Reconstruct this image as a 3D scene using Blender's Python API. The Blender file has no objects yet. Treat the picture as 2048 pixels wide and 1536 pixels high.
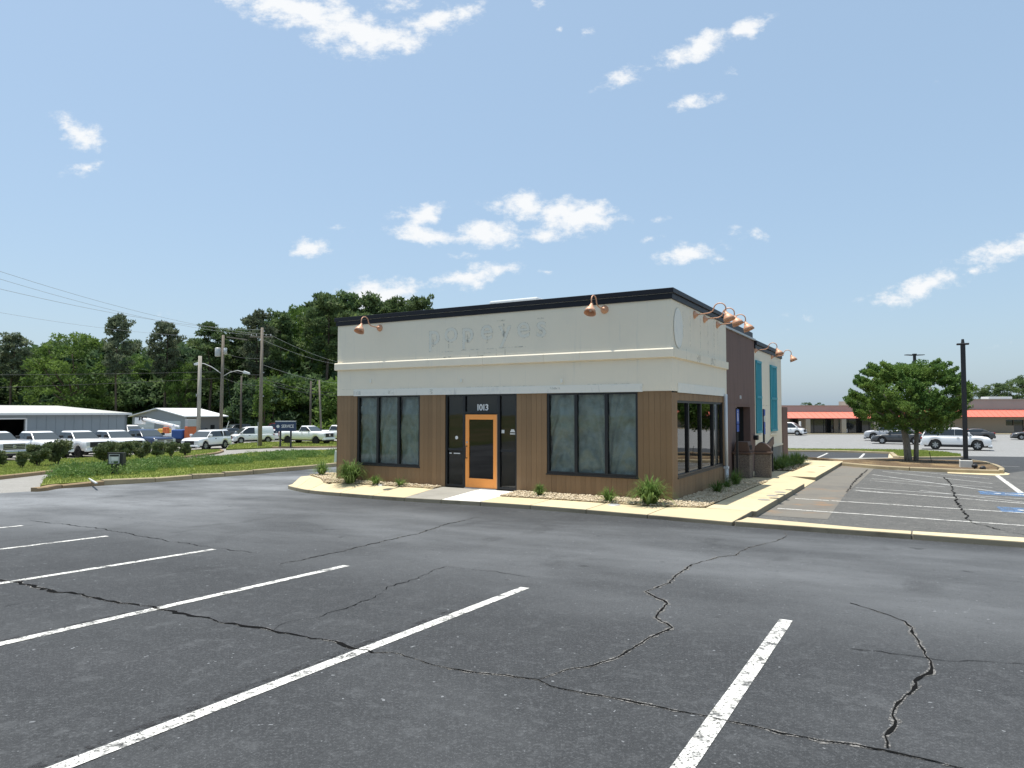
import bpy, bmesh, math, random
import numpy as np
from mathutils import Vector, Matrix, noise as mnoise
rnd = random.Random(11)
RNG = np.random.default_rng(5)
R = math.radians
sc = bpy.context.scene
COL = sc.collection

# ------------------------------------------------------------------ camera
F, EYE, SLOPE = 1390.0, 1.71, 0.0359          # focal length (px of the 2048 px photo), eye height, fall of the lot
PITCH = math.atan(56 / 1390)
cam = bpy.data.cameras.new('camera')
cam.sensor_width = 36.0
cam.lens = F / 2048 * 36
cam.clip_start, cam.clip_end = 0.05, 6000
cam_o = bpy.data.objects.new('camera', cam)
COL.objects.link(cam_o)
cam_o.location = (0, 0, EYE)
cam_o.rotation_euler = (R(90) + PITCH, 0, 0)
sc.camera = cam_o

# ------------------------------------------------------------------ light
SUN_EL = R(77)
SH = Vector((0.204, -0.0947)).normalized()      # where shadows fall
SUN_DIR = Vector((-SH.x * math.cos(SUN_EL), -SH.y * math.cos(SUN_EL), math.sin(SUN_EL)))
sun = bpy.data.lights.new('sun', 'SUN')
sun.energy, sun.angle, sun.color = 4.9, R(0.53), (1.0, 0.955, 0.87)
sun_o = bpy.data.objects.new('sun', sun)
COL.objects.link(sun_o)
sun_o.location = (0, 0, 60)
sun_o.rotation_euler = SUN_DIR.to_track_quat('Z', 'Y').to_euler()
sc.view_settings.view_transform = 'Standard'
sc.view_settings.look = 'None'
sc.view_settings.exposure = 0.25
sc.view_settings.gamma = 1.0
sc.view_settings.use_curve_mapping = False
sc.cycles.use_denoising = True
sc.cycles.max_bounces = 8
sc.cycles.transparent_max_bounces = 24
SKY_STRENGTH = 0.122


def ray(px, py):
    cx, cy = (px - 1024) / F, (768 - py) / F
    return Vector((cx, math.cos(PITCH) - cy * math.sin(PITCH), math.sin(PITCH) + cy * math.cos(PITCH)))


def N(nt, kind, **kw):
    n = nt.nodes.new(kind)
    for k, v in kw.items():
        if k in ('inp',):
            for i, val in v.items():
                n.inputs[i].default_value = val
        else:
            setattr(n, k, v)
    return n


def make_world():
    w = bpy.data.worlds.new('World')
    sc.world = w
    w.use_nodes = True
    w.cycles.sampling_method = 'MANUAL'
    w.cycles.sample_map_resolution = 256
    nt = w.node_tree
    nt.nodes.clear()
    L = nt.links.new
    out = N(nt, 'ShaderNodeOutputWorld')
    bg = N(nt, 'ShaderNodeBackground')
    bg.inputs['Strength'].default_value = SKY_STRENGTH
    sky = N(nt, 'ShaderNodeTexSky', sky_type='NISHITA')
    sky.sun_disc = False
    sky.sun_elevation = SUN_EL
    sky.sun_rotation = math.atan2(SUN_DIR.x, SUN_DIR.y)
    sky.altitude = 0
    sky.air_density, sky.dust_density, sky.ozone_density = 1.1, 1.8, 1.0
    # thin summer haze whitens the whole sky a little
    hz = N(nt, 'ShaderNodeMix', data_type='RGBA')
    hz.inputs[0].default_value = 0.5
    hz.inputs[7].default_value = (3.38, 4.80, 6.30, 1)
    L(sky.outputs[0], hz.inputs[6])
    # fair weather clouds: elliptic banks in sky coordinates, frayed by noise
    tc = N(nt, 'ShaderNodeTexCoord')
    sep = N(nt, 'ShaderNodeSeparateXYZ')
    L(tc.outputs['Generated'], sep.inputs[0])
    ab = N(nt, 'ShaderNodeMath', operation='ABSOLUTE')
    L(sep.outputs['Y'], ab.inputs[0])
    mx = N(nt, 'ShaderNodeMath', operation='MAXIMUM')
    mx.inputs[1].default_value = 0.12
    L(ab.outputs[0], mx.inputs[0])
    du = N(nt, 'ShaderNodeMath', operation='DIVIDE')
    dv = N(nt, 'ShaderNodeMath', operation='DIVIDE')
    L(sep.outputs['X'], du.inputs[0]); L(mx.outputs[0], du.inputs[1])
    L(sep.outputs['Z'], dv.inputs[0]); L(mx.outputs[0], dv.inputs[1])
    uv = N(nt, 'ShaderNodeCombineXYZ')
    L(du.outputs[0], uv.inputs[0]); L(dv.outputs[0], uv.inputs[1])
    st = N(nt, 'ShaderNodeVectorMath', operation='MULTIPLY')
    st.inputs[1].default_value = (1.0, 1.5, 1.0)
    L(uv.outputs[0], st.inputs[0])
    warp = N(nt, 'ShaderNodeTexNoise')
    warp.inputs['Scale'].default_value = 13
    warp.inputs['Detail'].default_value = 4
    L(st.outputs[0], warp.inputs['Vector'])
    wv = N(nt, 'ShaderNodeVectorMath', operation='MULTIPLY_ADD')
    wv.inputs[1].default_value = (0.055, 0.035, 0)
    wv.inputs[2].default_value = (-0.0275, -0.0175, 0)
    L(warp.outputs['Color'], wv.inputs[0])
    uvw = N(nt, 'ShaderNodeVectorMath', operation='ADD')
    L(uv.outputs[0], uvw.inputs[0]); L(wv.outputs[0], uvw.inputs[1])
    fb = N(nt, 'ShaderNodeTexNoise')
    fb.inputs['Scale'].default_value = 30
    fb.inputs['Detail'].default_value = 8
    fb.inputs['Roughness'].default_value = 0.66
    L(st.outputs[0], fb.inputs['Vector'])
    banks = [  # centre px, centre py, half width, half height, tilt (deg), weight
        (600, 20, 150, 42, -14, 1.0), (730, 70, 120, 45, -6, 1.0), (870, 38, 85, 30, 16, .85), (800, 0, 60, 22, 0, .6),
        (165, 270, 62, 26, -30, .8), (175, 336, 40, 16, 8, .65),
        (1405, 92, 88, 24, 22, .95), (1490, 55, 46, 24, 35, .85), (1245, 155, 52, 22, 22, .75), (1385, 203, 56, 15, 14, .7),
        (1465, 145, 24, 12, 25, .5), (1170, 66, 34, 10, 25, .4), (1076, 8, 24, 14, 10, .55), (1118, 58, 14, 12, 0, .45),
        (840, 432, 52, 24, 8, .85), (840, 466, 62, 20, -6, .9), (980, 470, 68, 28, -4, 1.0), (1050, 415, 70, 32, -8, .85),
        (1150, 435, 86, 36, 4, 1.0), (1095, 468, 36, 13, 0, .8), (618, 498, 36, 15, 4, .85), (680, 462, 34, 12, -6, .45),
        (950, 552, 88, 24, 6, .8), (918, 508, 32, 12, 0, .5), (765, 590, 78, 34, 2, 1.0), (1088, 547, 24, 8, 0, .45),
        (1380, 506, 66, 19, 4, .9), (1436, 518, 20, 11, 0, .6), (1308, 478, 26, 10, 10, .5), (1310, 440, 26, 10, 14, .35),
        (1495, 468, 44, 20, -14, .5), (2000, 502, 82, 24, 15, .9), (1850, 572, 88, 26, 14, .85), (1790, 598, 62, 17, 8, .8),
        (1950, 550, 44, 20, 12, .55), (1610, 634, 30, 12, 0, .5), (1580, 654, 28, 9, 0, .4), (2016, 692, 30, 11, 0, .5),
        (1895, 152, 26, 9, 25, .25), (330, 628, 60, 10, 0, .25), (1895, 512, 24, 12, 24, .35)]
    acc = None
    for (px, py, hw, hh, a, wt) in banks:
        d = ray(px, py)
        m = N(nt, 'ShaderNodeMapping', vector_type='TEXTURE')
        m.inputs['Location'].default_value = (d.x / d.y, d.z / d.y, 0)
        m.inputs['Rotation'].default_value = (0, 0, R(a))
        m.inputs['Scale'].default_value = (hw * 1.28 / F, hh * 1.22 / F, 1)
        L(uvw.outputs[0], m.inputs[0])
        ln = N(nt, 'ShaderNodeVectorMath', operation='LENGTH')
        L(m.outputs[0], ln.inputs[0])
        mr = N(nt, 'ShaderNodeMapRange')
        mr.inputs[1].default_value, mr.inputs[2].default_value = 1.35, 0.0
        mr.inputs[3].default_value, mr.inputs[4].default_value = 0.0, wt
        L(ln.outputs['Value'], mr.inputs[0])
        if acc is None:
            acc = mr.outputs[0]
        else:
            mm = N(nt, 'ShaderNodeMath', operation='MAXIMUM')
            L(acc, mm.inputs[0]); L(mr.outputs[0], mm.inputs[1])
            acc = mm.outputs[0]
    ad = N(nt, 'ShaderNodeMath', operation='MULTIPLY_ADD')      # noise*k + mask
    ad.inputs[1].default_value = 1.55
    L(fb.outputs['Fac'], ad.inputs[0]); L(acc, ad.inputs[2])
    den = N(nt, 'ShaderNodeMapRange', interpolation_type='SMOOTHSTEP')
    den.inputs[1].default_value, den.inputs[2].default_value = 1.03, 1.58
    den.inputs[3].default_value, den.inputs[4].default_value = 0.0, 1.0
    L(ad.outputs[0], den.inputs[0])
    gate = N(nt, 'ShaderNodeMath', operation='MULTIPLY')
    g2 = N(nt, 'ShaderNodeMapRange', interpolation_type='SMOOTHSTEP')
    g2.inputs[1].default_value, g2.inputs[2].default_value = 0.02, 0.3
    L(acc, g2.inputs[0])
    L(den.outputs[0], gate.inputs[0]); L(g2.outputs[0], gate.inputs[1])
    cl = N(nt, 'ShaderNodeMix', data_type='RGBA')
    cl.inputs[7].default_value = (6.5, 6.65, 6.8, 1)
    L(gate.outputs[0], cl.inputs[0])
    L(hz.outputs[2], cl.inputs[6])
    L(cl.outputs[2], bg.inputs['Color'])
    L(bg.outputs[0], out.inputs[0])


make_world()

# ------------------------------------------------------------------ frames
def sstep(a, b, x):
    t = max(0.0, min(1.0, (x - a) / (b - a))); return t * t * (3 - 2 * t)
_C = [3.82, 16.65]                              # front right corner of the restaurant, refined below
def gz(x, y):
    """the asphalt falls away from the camera; the side lot beyond the raised strip is nearly level"""
    yc = max(y, -25.0)
    if yc < 38: z = -SLOPE * yc
    elif yc > 58: z = -SLOPE * 48
    else:
        t = (yc - 38) / 20; z = -SLOPE * (38 + 20 * (t - t * t / 2))
    dx, dy = x - _C[0], y - _C[1]
    lx, ly = dx * .8660254 - dy * .5, dx * .5 + dy * .8660254
    w = sstep(-7, 0.8, lx) * sstep(-2.6, -1.6, ly)
    if w > 0:
        zr = -.57 - .006 * (max(lx, -3) - 2) - .0113 * min(ly, 22)
        if ly > 22: zr += (-1.7232 + .57 + .0113 * 22 + .006 * (max(lx, -3) - 2)) * min(1.0, (ly - 22) / 28)
        z = z * (1 - w) + zr * w
    return z

def on_z(px, py, z):
    r = ray(px, py); t = (z - EYE) / r.z
    return Vector((r.x * t, r.y * t, z))

def gnd(px, py, off=0.0):
    z = -1.0
    for i in range(60):
        p = on_z(px, py, z); z = .5 * z + .5 * (gz(p.x, p.y) + off)
    return p

BASE = -0.42                                    # level of the restaurant floor
CORNER = on_z(1345, 1003, BASE)                 # its front right corner
_C[:] = [CORNER.x, CORNER.y]
XA = Vector((math.cos(R(-30)), math.sin(R(-30)), 0))
YA = Vector((0.5, math.sqrt(.75), 0))
def W(x, y, z=0.0):                             # building frame -> world
    return Vector((CORNER.x + XA.x * x + YA.x * y, CORNER.y + XA.y * x + YA.y * y, z))
def WG(x, y, off=0.0):
    p = W(x, y); p.z = gz(p.x, p.y) + off; return p
def loc(p):
    d = Vector((p.x - CORNER.x, p.y - CORNER.y, 0)); return d.dot(XA), d.dot(YA)

# ------------------------------------------------------------------ materials
def lin(c):
    return tuple(((v / 255) / 12.92 if v / 255 <= .04045 else ((v / 255 + .055) / 1.055) ** 2.4) for v in c)

class Mat:
    def __init__(s, name, color, rough=.7, metal=0.0, spec=0.5):
        s.m = bpy.data.materials.new(name); s.m.use_nodes = True
        s.nt = s.m.node_tree; s.L = s.nt.links.new
        s.b = s.nt.nodes['Principled BSDF']; s.out = s.nt.nodes['Material Output']
        s.b.inputs['Base Color'].default_value = (*color, 1)
        s.b.inputs['Roughness'].default_value = rough
        s.b.inputs['Metallic'].default_value = metal
        s.b.inputs['Specular IOR Level'].default_value = spec
        s.color = color
        s.tc = None
        s.col = None
    def coord(s, which='Object'):
        if s.tc is None: s.tc = N(s.nt, 'ShaderNodeTexCoord')
        return s.tc.outputs[which]
    def noise(s, scale, detail=4, rough=.55, vec=None, stretch=None):
        n = N(s.nt, 'ShaderNodeTexNoise')
        n.inputs['Scale'].default_value = scale; n.inputs['Detail'].default_value = detail; n.inputs['Roughness'].default_value = rough
        v = vec or s.coord()
        if stretch:
            m = N(s.nt, 'ShaderNodeMapping'); m.inputs['Scale'].default_value = stretch
            s.L(v, m.inputs[0]); v = m.outputs[0]
        s.L(v, n.inputs['Vector'])
        return n.outputs['Fac']
    def ramp(s, fac, a, b, lo=0.0, hi=1.0):
        mr = N(s.nt, 'ShaderNodeMapRange', interpolation_type='SMOOTHSTEP')
        mr.inputs[1].default_value, mr.inputs[2].default_value = a, b
        mr.inputs[3].default_value, mr.inputs[4].default_value = lo, hi
        s.L(fac, mr.inputs[0]); return mr.outputs[0]
    def math(s, op, a, b):
        n = N(s.nt, 'ShaderNodeMath', operation=op)
        for i, v in enumerate((a, b)):
            if isinstance(v, (int, float)): n.inputs[i].default_value = v
            else: s.L(v, n.inputs[i])
        return n.outputs[0]
    def over(s, fac, color):                    # lay a colour over what is there
        mx = N(s.nt, 'ShaderNodeMix', data_type='RGBA')
        if isinstance(fac, float): mx.inputs[0].default_value = fac
        else: s.L(fac, mx.inputs[0])
        if s.col is None: mx.inputs[6].default_value = (*s.color, 1)
        else: s.L(s.col, mx.inputs[6])
        if isinstance(color, tuple): mx.inputs[7].default_value = (*color, 1)
        else: s.L(color, mx.inputs[7])
        s.col = mx.outputs[2]
        s.L(s.col, s.b.inputs['Base Color'])
        return s
    def bump(s, h, strength=.3, dist=.01):
        b = N(s.nt, 'ShaderNodeBump'); b.inputs['Strength'].default_value = strength; b.inputs['Distance'].default_value = dist
        s.L(h, b.inputs['Height']); s.L(b.outputs[0], s.b.inputs['Normal']); return s
    def vary(s, amount=.25):                    # every object a little different
        oi = N(s.nt, 'ShaderNodeObjectInfo')
        hsv = N(s.nt, 'ShaderNodeHueSaturation')
        mr = N(s.nt, 'ShaderNodeMapRange'); mr.inputs[3].default_value, mr.inputs[4].default_value = 1 - amount, 1 + amount
        s.L(oi.outputs['Random'], mr.inputs[0]); s.L(mr.outputs[0], hsv.inputs['Value'])
        if s.col is None: hsv.inputs['Color'].default_value = (*s.color, 1)
        else: s.L(s.col, hsv.inputs['Color'])
        s.col = hsv.outputs[0]; s.L(s.col, s.b.inputs['Base Color']); return s
    def cut(s, fac):                            # fac 1 keeps, 0 lets what lies below show (worn paint)
        tr = N(s.nt, 'ShaderNodeBsdfTransparent'); mx = N(s.nt, 'ShaderNodeMixShader')
        s.L(fac, mx.inputs[0]); s.L(tr.outputs[0], mx.inputs[1]); s.L(s.b.outputs[0], mx.inputs[2]); s.L(mx.outputs[0], s.out.inputs[0]); return s
    def leaf(s, amount=.35):
        t = N(s.nt, 'ShaderNodeBsdfTranslucent'); mx = N(s.nt, 'ShaderNodeMixShader'); mx.inputs[0].default_value = amount
        if s.col is None: t.inputs[0].default_value = (s.color[0] * 1.5, s.color[1] * 1.6, s.color[2], 1)
        else: s.L(s.col, t.inputs[0])
        s.L(s.b.outputs[0], mx.inputs[1]); s.L(t.outputs[0], mx.inputs[2]); s.L(mx.outputs[0], s.out.inputs[0]); return s

M = {}
def mk(key, color, rough=.7, metal=0.0, spec=.5):
    M[key] = Mat(key, color, rough, metal, spec); return M[key]

def lotframe(m):                                # building-frame coordinates for ground materials
    v = N(m.nt, 'ShaderNodeVectorMath', operation='SUBTRACT'); v.inputs[1].default_value = (CORNER.x, CORNER.y, 0)
    m.L(m.coord(), v.inputs[0])
    r = N(m.nt, 'ShaderNodeVectorRotate', rotation_type='Z_AXIS'); r.inputs['Angle'].default_value = R(30)
    m.L(v.outputs[0], r.inputs['Vector'])
    return r.outputs[0]

def asphalt(key, dark, light, wear_glare, speck=.3):
    m = mk(key, dark, .88, spec=.35)
    lf = lotframe(m)
    sp = N(m.nt, 'ShaderNodeSeparateXYZ'); m.L(lf, sp.inputs[0])
    # traffic has polished a lane of the aisle paler
    if wear_glare:
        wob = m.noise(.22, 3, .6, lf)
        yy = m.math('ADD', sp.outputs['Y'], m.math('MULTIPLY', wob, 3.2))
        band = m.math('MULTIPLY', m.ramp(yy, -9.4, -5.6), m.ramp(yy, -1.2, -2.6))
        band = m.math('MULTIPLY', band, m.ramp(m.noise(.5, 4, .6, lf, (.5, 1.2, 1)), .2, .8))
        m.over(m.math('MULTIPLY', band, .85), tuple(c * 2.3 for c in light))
        left = m.math('MULTIPLY', m.ramp(sp.outputs['X'], -5.5, -13.0), m.ramp(m.noise(.35, 4, .6, lf, (.5, .9, 1)), .2, .75))  # left drive: sun glare put into the base colour, over worn asphalt
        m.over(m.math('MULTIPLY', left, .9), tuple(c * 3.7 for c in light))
    m.over(m.ramp(m.noise(.7, 6, .65, lf, (.7, 1.3, 1)), .45, .75, 0, .5), light)
    m.over(m.ramp(m.noise(1.9, 6, .7, lf), .56, .7, 0, .42), tuple(c * 1.35 for c in light))
    m.over(m.ramp(m.noise(.9, 5, .6, lf, (1.2, .6, 1)), .56, .75, 0, .5), tuple(c * .72 for c in dark))
    m.over(m.ramp(m.noise(26, 2, .5), .5, .74, 0, .14), tuple(c * 1.8 for c in light))
    m.over(m.ramp(m.noise(7.5, 5, .7, lf), .52, .70, 0, .38), tuple(c * 1.5 for c in light))
    m.over(m.ramp(m.noise(11, 4, .7, lf), .56, .72, 0, .35), tuple(c * .6 for c in dark))
    m.over(m.ramp(m.noise(23, 1, .4), .765, .785, 0, .6), tuple(min(1, c * 4.5) for c in light))
    m.over(m.ramp(m.noise(2.2, 3, .5), .70, .76, 0, .6), tuple(c * .45 for c in dark))
    m.over(m.ramp(m.noise(48, 3, .65), .50, .68, 0, .34), tuple(c * 2.0 for c in light))
    m.over(m.ramp(m.noise(95, 2, .6), .58, .70, 0, speck), tuple(min(1, c * 3.0) for c in light))
    m.over(m.ramp(m.noise(120, 2, .6), .60, .70, 0, .6), tuple(c * .35 for c in dark))
    m.bump(m.noise(110, 3, .65), .55, .006)
    return m

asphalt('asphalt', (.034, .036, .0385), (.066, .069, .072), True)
asphalt('asphalt_side', (.082, .081, .078), (.150, .147, .134), False)
asphalt('asphalt_far', (.21, .21, .205), (.27, .27, .265), False, .2)
asphalt('road_pale', (.235, .225, .205), (.29, .28, .26), False, .2)

def concrete(key, col, dirt=(.16, .125, .075), amt=.45, gr=(.30, .27, .22)):
    m = mk(key, col, .85, spec=.3)
    m.over(m.ramp(m.noise(.9, 5, .6), .45, .75, 0, amt), gr)
    m.over(m.ramp(m.noise(3.1, 6, .7), .56, .76, 0, amt * .8), dirt)
    m.over(m.ramp(m.noise(70, 2, .6), .56, .75, 0, .22), tuple(c * .6 for c in col))
    m.bump(m.noise(90, 3, .6), .3, .004); m.vary(.07)
    return m
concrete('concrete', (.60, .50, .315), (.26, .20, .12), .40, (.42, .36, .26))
concrete('concrete_grey', (.30, .285, .25), (.13, .115, .09), .55, (.20, .19, .165))
concrete('kerb', (.40, .33, .21), (.11, .085, .05), .7, (.27, .22, .15))
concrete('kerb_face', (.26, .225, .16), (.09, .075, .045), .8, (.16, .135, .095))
concrete('kerb_brown', (.30, .215, .125), (.12, .08, .045), .6, (.2, .15, .09))
concrete('concrete_white', (.66, .65, .60), (.3, .28, .24), .3, (.5, .49, .45))

m = mk('apron', (.165, .152, .128), .85)
m.over(m.ramp(m.noise(.55, 5, .65), .42, .68, 0, .7), (.105, .10, .092))
m.over(m.ramp(m.noise(.8, 5, .65, None, (1, 1.6, 1)), .55, .72, 0, .8), (.26, .15, .07))
m.over(m.ramp(m.noise(80, 2, .6), .55, .72, 0, .3), (.34, .32, .28)); m.bump(m.noise(90, 3, .6), .4, .005)

m = mk('paint', (.74, .73, .69), .75)
w_ = m.math('MULTIPLY', m.ramp(m.noise(7, 6, .75), .36, .52, .12, 1), m.ramp(m.noise(48, 5, .75), .38, .50))
m.over(m.ramp(m.noise(5, 5, .7), .5, .75, 0, .5), (.5, .47, .38)); m.bump(m.noise(110, 3, .65), .5, .005); m.cut(w_)
m = mk('paint_faded', (.50, .50, .48), .8)
m.cut(m.math('MULTIPLY', m.ramp(m.noise(4, 6, .75), .32, .52, .2, 1), m.ramp(m.noise(40, 4, .7), .30, .5, .4, .95)))
m = mk('paint_blue', (.09, .20, .40), .8)
m.over(m.ramp(m.noise(14, 5, .7), .45, .66, 0, .8), (.20, .30, .42)); m.cut(m.ramp(m.noise(6, 6, .75), .36, .62, .1, .85))
m = mk('crack_dark', (.008, .008, .008), 1.0, spec=.05)
m.cut(m.ramp(m.noise(24, 4, .7), .22, .36))
m = mk('crack_edge', (.26, .25, .235), .95)
m.over(m.ramp(m.noise(60, 3, .7), .45, .6), (.07, .07, .068)); m.cut(m.ramp(m.noise(34, 4, .75), .40, .58, 0, .9)); m.bump(m.noise(60, 3, .7), .8, .01)
m = mk('sealer_dark', (.022, .022, .024), .8)
m.cut(m.ramp(m.noise(11, 5, .75), .45, .62, 0, .85))

m = mk('lawn_soil', (.19, .225, .05), .95, spec=.1)
m.over(m.ramp(m.noise(.8, 5, .65), .42, .66, 0, .7), (.26, .28, .075)); m.over(m.ramp(m.noise(2.6, 5, .7), .55, .72, 0, .6), (.20, .165, .07))
m.over(m.ramp(m.noise(30, 3, .7), .45, .65, 0, .5), (.06, .095, .02)); m.bump(m.noise(40, 4, .7), .8, .04)
m = mk('grass_blade', (.235, .295, .065), .7, spec=.25); m.over(m.ramp(m.noise(1.3, 4, .6), .42, .66, 0, .8), (.30, .31, .095)); m.leaf(.35)
m = mk('cover_leaf', (.105, .195, .045), .6, spec=.3); m.over(m.ramp(m.noise(1.1, 4, .6), .44, .64, 0, .75), (.20, .27, .085)); m.leaf(.35)
m = mk('mulch', (.115, .08, .05), .95, spec=.1)
m.over(m.ramp(m.noise(12, 5, .75), .45, .62, 0, .8), (.21, .155, .095)); m.over(m.ramp(m.noise(1.1, 4, .6), .5, .65, 0, .55), (.40, .29, .15)); m.bump(m.noise(30, 4, .75), 1, .03)
m = mk('gravel_bed', (.52, .42, .265), .95, spec=.2)
m.over(m.ramp(m.noise(38, 4, .7), .45, .66), (.33, .25, .15)); m.bump(m.noise(45, 3, .7), 1, .02)
m = mk('pebble', (.64, .54, .38), .8); m.over(m.ramp(m.noise(22, 3, .7), .45, .66), (.44, .34, .22))
m = mk('dirt', (.20, .17, .09), .95, spec=.1); m.over(m.ramp(m.noise(.05, 5, .6), .4, .62), (.10, .13, .045)); m.bump(m.noise(2, 4, .7), .5, .1)

# restaurant
m = mk('stucco', (.87, .785, .63), .9, spec=.2)
m.over(m.ramp(m.noise(1.2, 5, .6), .45, .72, 0, .35), (.775, .71, .585))
m.over(m.ramp(m.noise(3.0, 5, .65, None, (2.2, 2.2, .16)), .56, .78, 0, .34), (.56, .56, .50))
m.over(m.ramp(m.noise(9, 4, .7), .62, .75, 0, .3), (.84, .84, .79)); m.bump(m.noise(140, 4, .7), .5, .004)
m = mk('stucco_patch', (.85, .82, .73), .9, spec=.2)
m.over(m.ramp(m.noise(5, 5, .7), .52, .72, 0, .5), (.68, .68, .64)); m.over(m.ramp(m.noise(2.3, 5, .7, None, (3, 3, .5)), .60, .70, 0, .45), (.50, .49, .46)); m.bump(m.noise(120, 4, .7), .5, .004)
m = mk('stucco_ghost', (.80, .765, .66), .92, spec=.15)
m.over(m.ramp(m.noise(6, 5, .7), .5, .7, 0, .5), (.745, .71, .62)); m.bump(m.noise(140, 4, .7), .4, .004)
m = mk('stain', (.40, .405, .375), .95, spec=.1); m.cut(m.ramp(m.noise(9, 5, .75), .40, .72, 0, .34))
m = mk('stain_soft', (.55, .555, .51), .95, spec=.1); m.cut(m.ramp(m.noise(7, 5, .75), .38, .72, 0, .22))
m = mk('stucco_brown', (.20, .135, .115), .9, spec=.2); m.over(m.ramp(m.noise(1.6, 5, .65, None, (2, 2, .4)), .45, .7, 0, .6), (.155, .11, .095)); m.over(m.ramp(m.noise(6, 4, .7), .62, .75, 0, .35), (.27, .22, .20)); m.bump(m.noise(120, 4, .7), .5, .004)
m = mk('plank', (.262, .163, .085), .62, spec=.3)
gr_ = m.noise(5, 6, .7, None, (14, 14, .5)); m.over(m.ramp(gr_, .42, .66, 0, .6), (.235, .152, .082)); m.over(m.ramp(m.noise(1.2, 3, .6), .45, .7, 0, .4), (.33, .225, .13)); m.bump(gr_, .2, .003); m.vary(.10)
m = mk('coping', (.009, .010, .016), .5, spec=.3); m.over(m.ramp(m.noise(3, 4, .6), .5, .75, 0, .5), (.016, .018, .024))
m = mk('frame_black', (.013, .014, .016), .4, spec=.5)
m = mk('orange', (1.0, .38, .085), .42); m.over(m.ramp(m.noise(7, 4, .7), .6, .8, 0, .3), (.74, .27, .06))
m = mk('orange_edge', (.62, .36, .20), .5)
m = mk('copper', (.66, .36, .225), .5, metal=.15); m.over(m.ramp(m.noise(9, 4, .7), .5, .75, 0, .45), (.50, .26, .16))
m = mk('turquoise', (.045, .34, .42), .5); m.over(m.ramp(m.noise(4, 4, .7), .5, .75, 0, .4), (.04, .26, .34))
m = mk('white_metal', (.72, .73, .73), .45); m.over(m.ramp(m.noise(4, 4, .7), .55, .8, 0, .4), (.55, .55, .54))
m = mk('sheeting', (.31, .335, .33), .28, spec=.6); m.over(m.ramp(m.noise(2.5, 5, .65), .4, .7, 0, .7), (.13, .155, .15)); m.leaf(.15)
m = mk('paper', (.115, .10, .068), .9); m.over(m.ramp(m.noise(1.5, 4, .6), .4, .7, 0, .6), (.085, .072, .048))
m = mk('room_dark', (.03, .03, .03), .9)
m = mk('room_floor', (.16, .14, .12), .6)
m = mk('roofing', (.42, .42, .40), .9)
m = mk('aggregate', (.22, .18, .145), .9); m.over(m.ramp(m.noise(38, 3, .7), .42, .6), (.11, .09, .075)); m.over(m.ramp(m.noise(60, 3, .7), .58, .68), (.42, .37, .31)); m.bump(m.noise(45, 3, .7), 1, .02)
m = mk('lid_brown', (.115, .07, .05), .6); m.over(m.ramp(m.noise(8, 4, .7), .5, .7, 0, .4), (.16, .105, .075))
m = mk('sign_blue', (.02, .075, .36), .5)
m = mk('sign_white', (.78, .78, .76), .5)
m = mk('letter_dim', (.68, .69, .67), .6)
m = mk('sign_navy', (.014, .036, .09), .45)
m = mk('sign_grey', (.55, .56, .55), .5)
m = mk('pole_black', (.022, .022, .024), .55)
m = mk('dark_hole', (.012, .012, .013), .9)

def glass(key, tint, rough=.02, ior=1.52, boost=1.0):
    mt = bpy.data.materials.new(key); mt.use_nodes = True
    nt = mt.node_tree; nt.nodes.clear(); L = nt.links.new
    o = N(nt, 'ShaderNodeOutputMaterial'); tr = N(nt, 'ShaderNodeBsdfTransparent'); gl = N(nt, 'ShaderNodeBsdfGlossy'); fr = N(nt, 'ShaderNodeFresnel'); mx = N(nt, 'ShaderNodeMixShader')
    tr.inputs[0].default_value = (*tint, 1); gl.inputs['Roughness'].default_value = rough; fr.inputs[0].default_value = ior
    tcn = N(nt, 'ShaderNodeTexCoord'); nz = N(nt, 'ShaderNodeTexNoise'); nz.inputs['Scale'].default_value = 1.1; nz.inputs['Detail'].default_value = 1
    bp = N(nt, 'ShaderNodeBump'); bp.inputs['Strength'].default_value = .05; bp.inputs['Distance'].default_value = .02
    L(tcn.outputs['Object'], nz.inputs['Vector']); L(nz.outputs['Fac'], bp.inputs['Height']); L(bp.outputs[0], gl.inputs['Normal'])
    ml = N(nt, 'ShaderNodeMath', operation='MULTIPLY'); ml.inputs[1].default_value = boost; ml.use_clamp = True
    ge = N(nt, 'ShaderNodeNewGeometry'); fs = N(nt, 'ShaderNodeMath', operation='SUBTRACT'); fs.inputs[0].default_value = 1.0; fm = N(nt, 'ShaderNodeMath', operation='MULTIPLY')
    L(ge.outputs['Backfacing'], fs.inputs[1]); L(fr.outputs[0], fm.inputs[0]); L(fs.outputs[0], fm.inputs[1])   # a thin pane mirrors on its outer face only
    L(fm.outputs[0], ml.inputs[0]); L(ml.outputs[0], mx.inputs[0]); L(tr.outputs[0], mx.inputs[1]); L(gl.outputs[0], mx.inputs[2]); L(mx.outputs[0], o.inputs[0])
    class G: pass
    g = G(); g.m = mt; M[key] = g
glass('glass_clear', (.90, .94, .92), boost=1.4)
glass('glass_tint', (.12, .125, .13), boost=1.7)
glass('glass_entry', (.62, .62, .60), boost=1.5)
glass('glass_lens', (.8, .8, .8))

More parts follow.
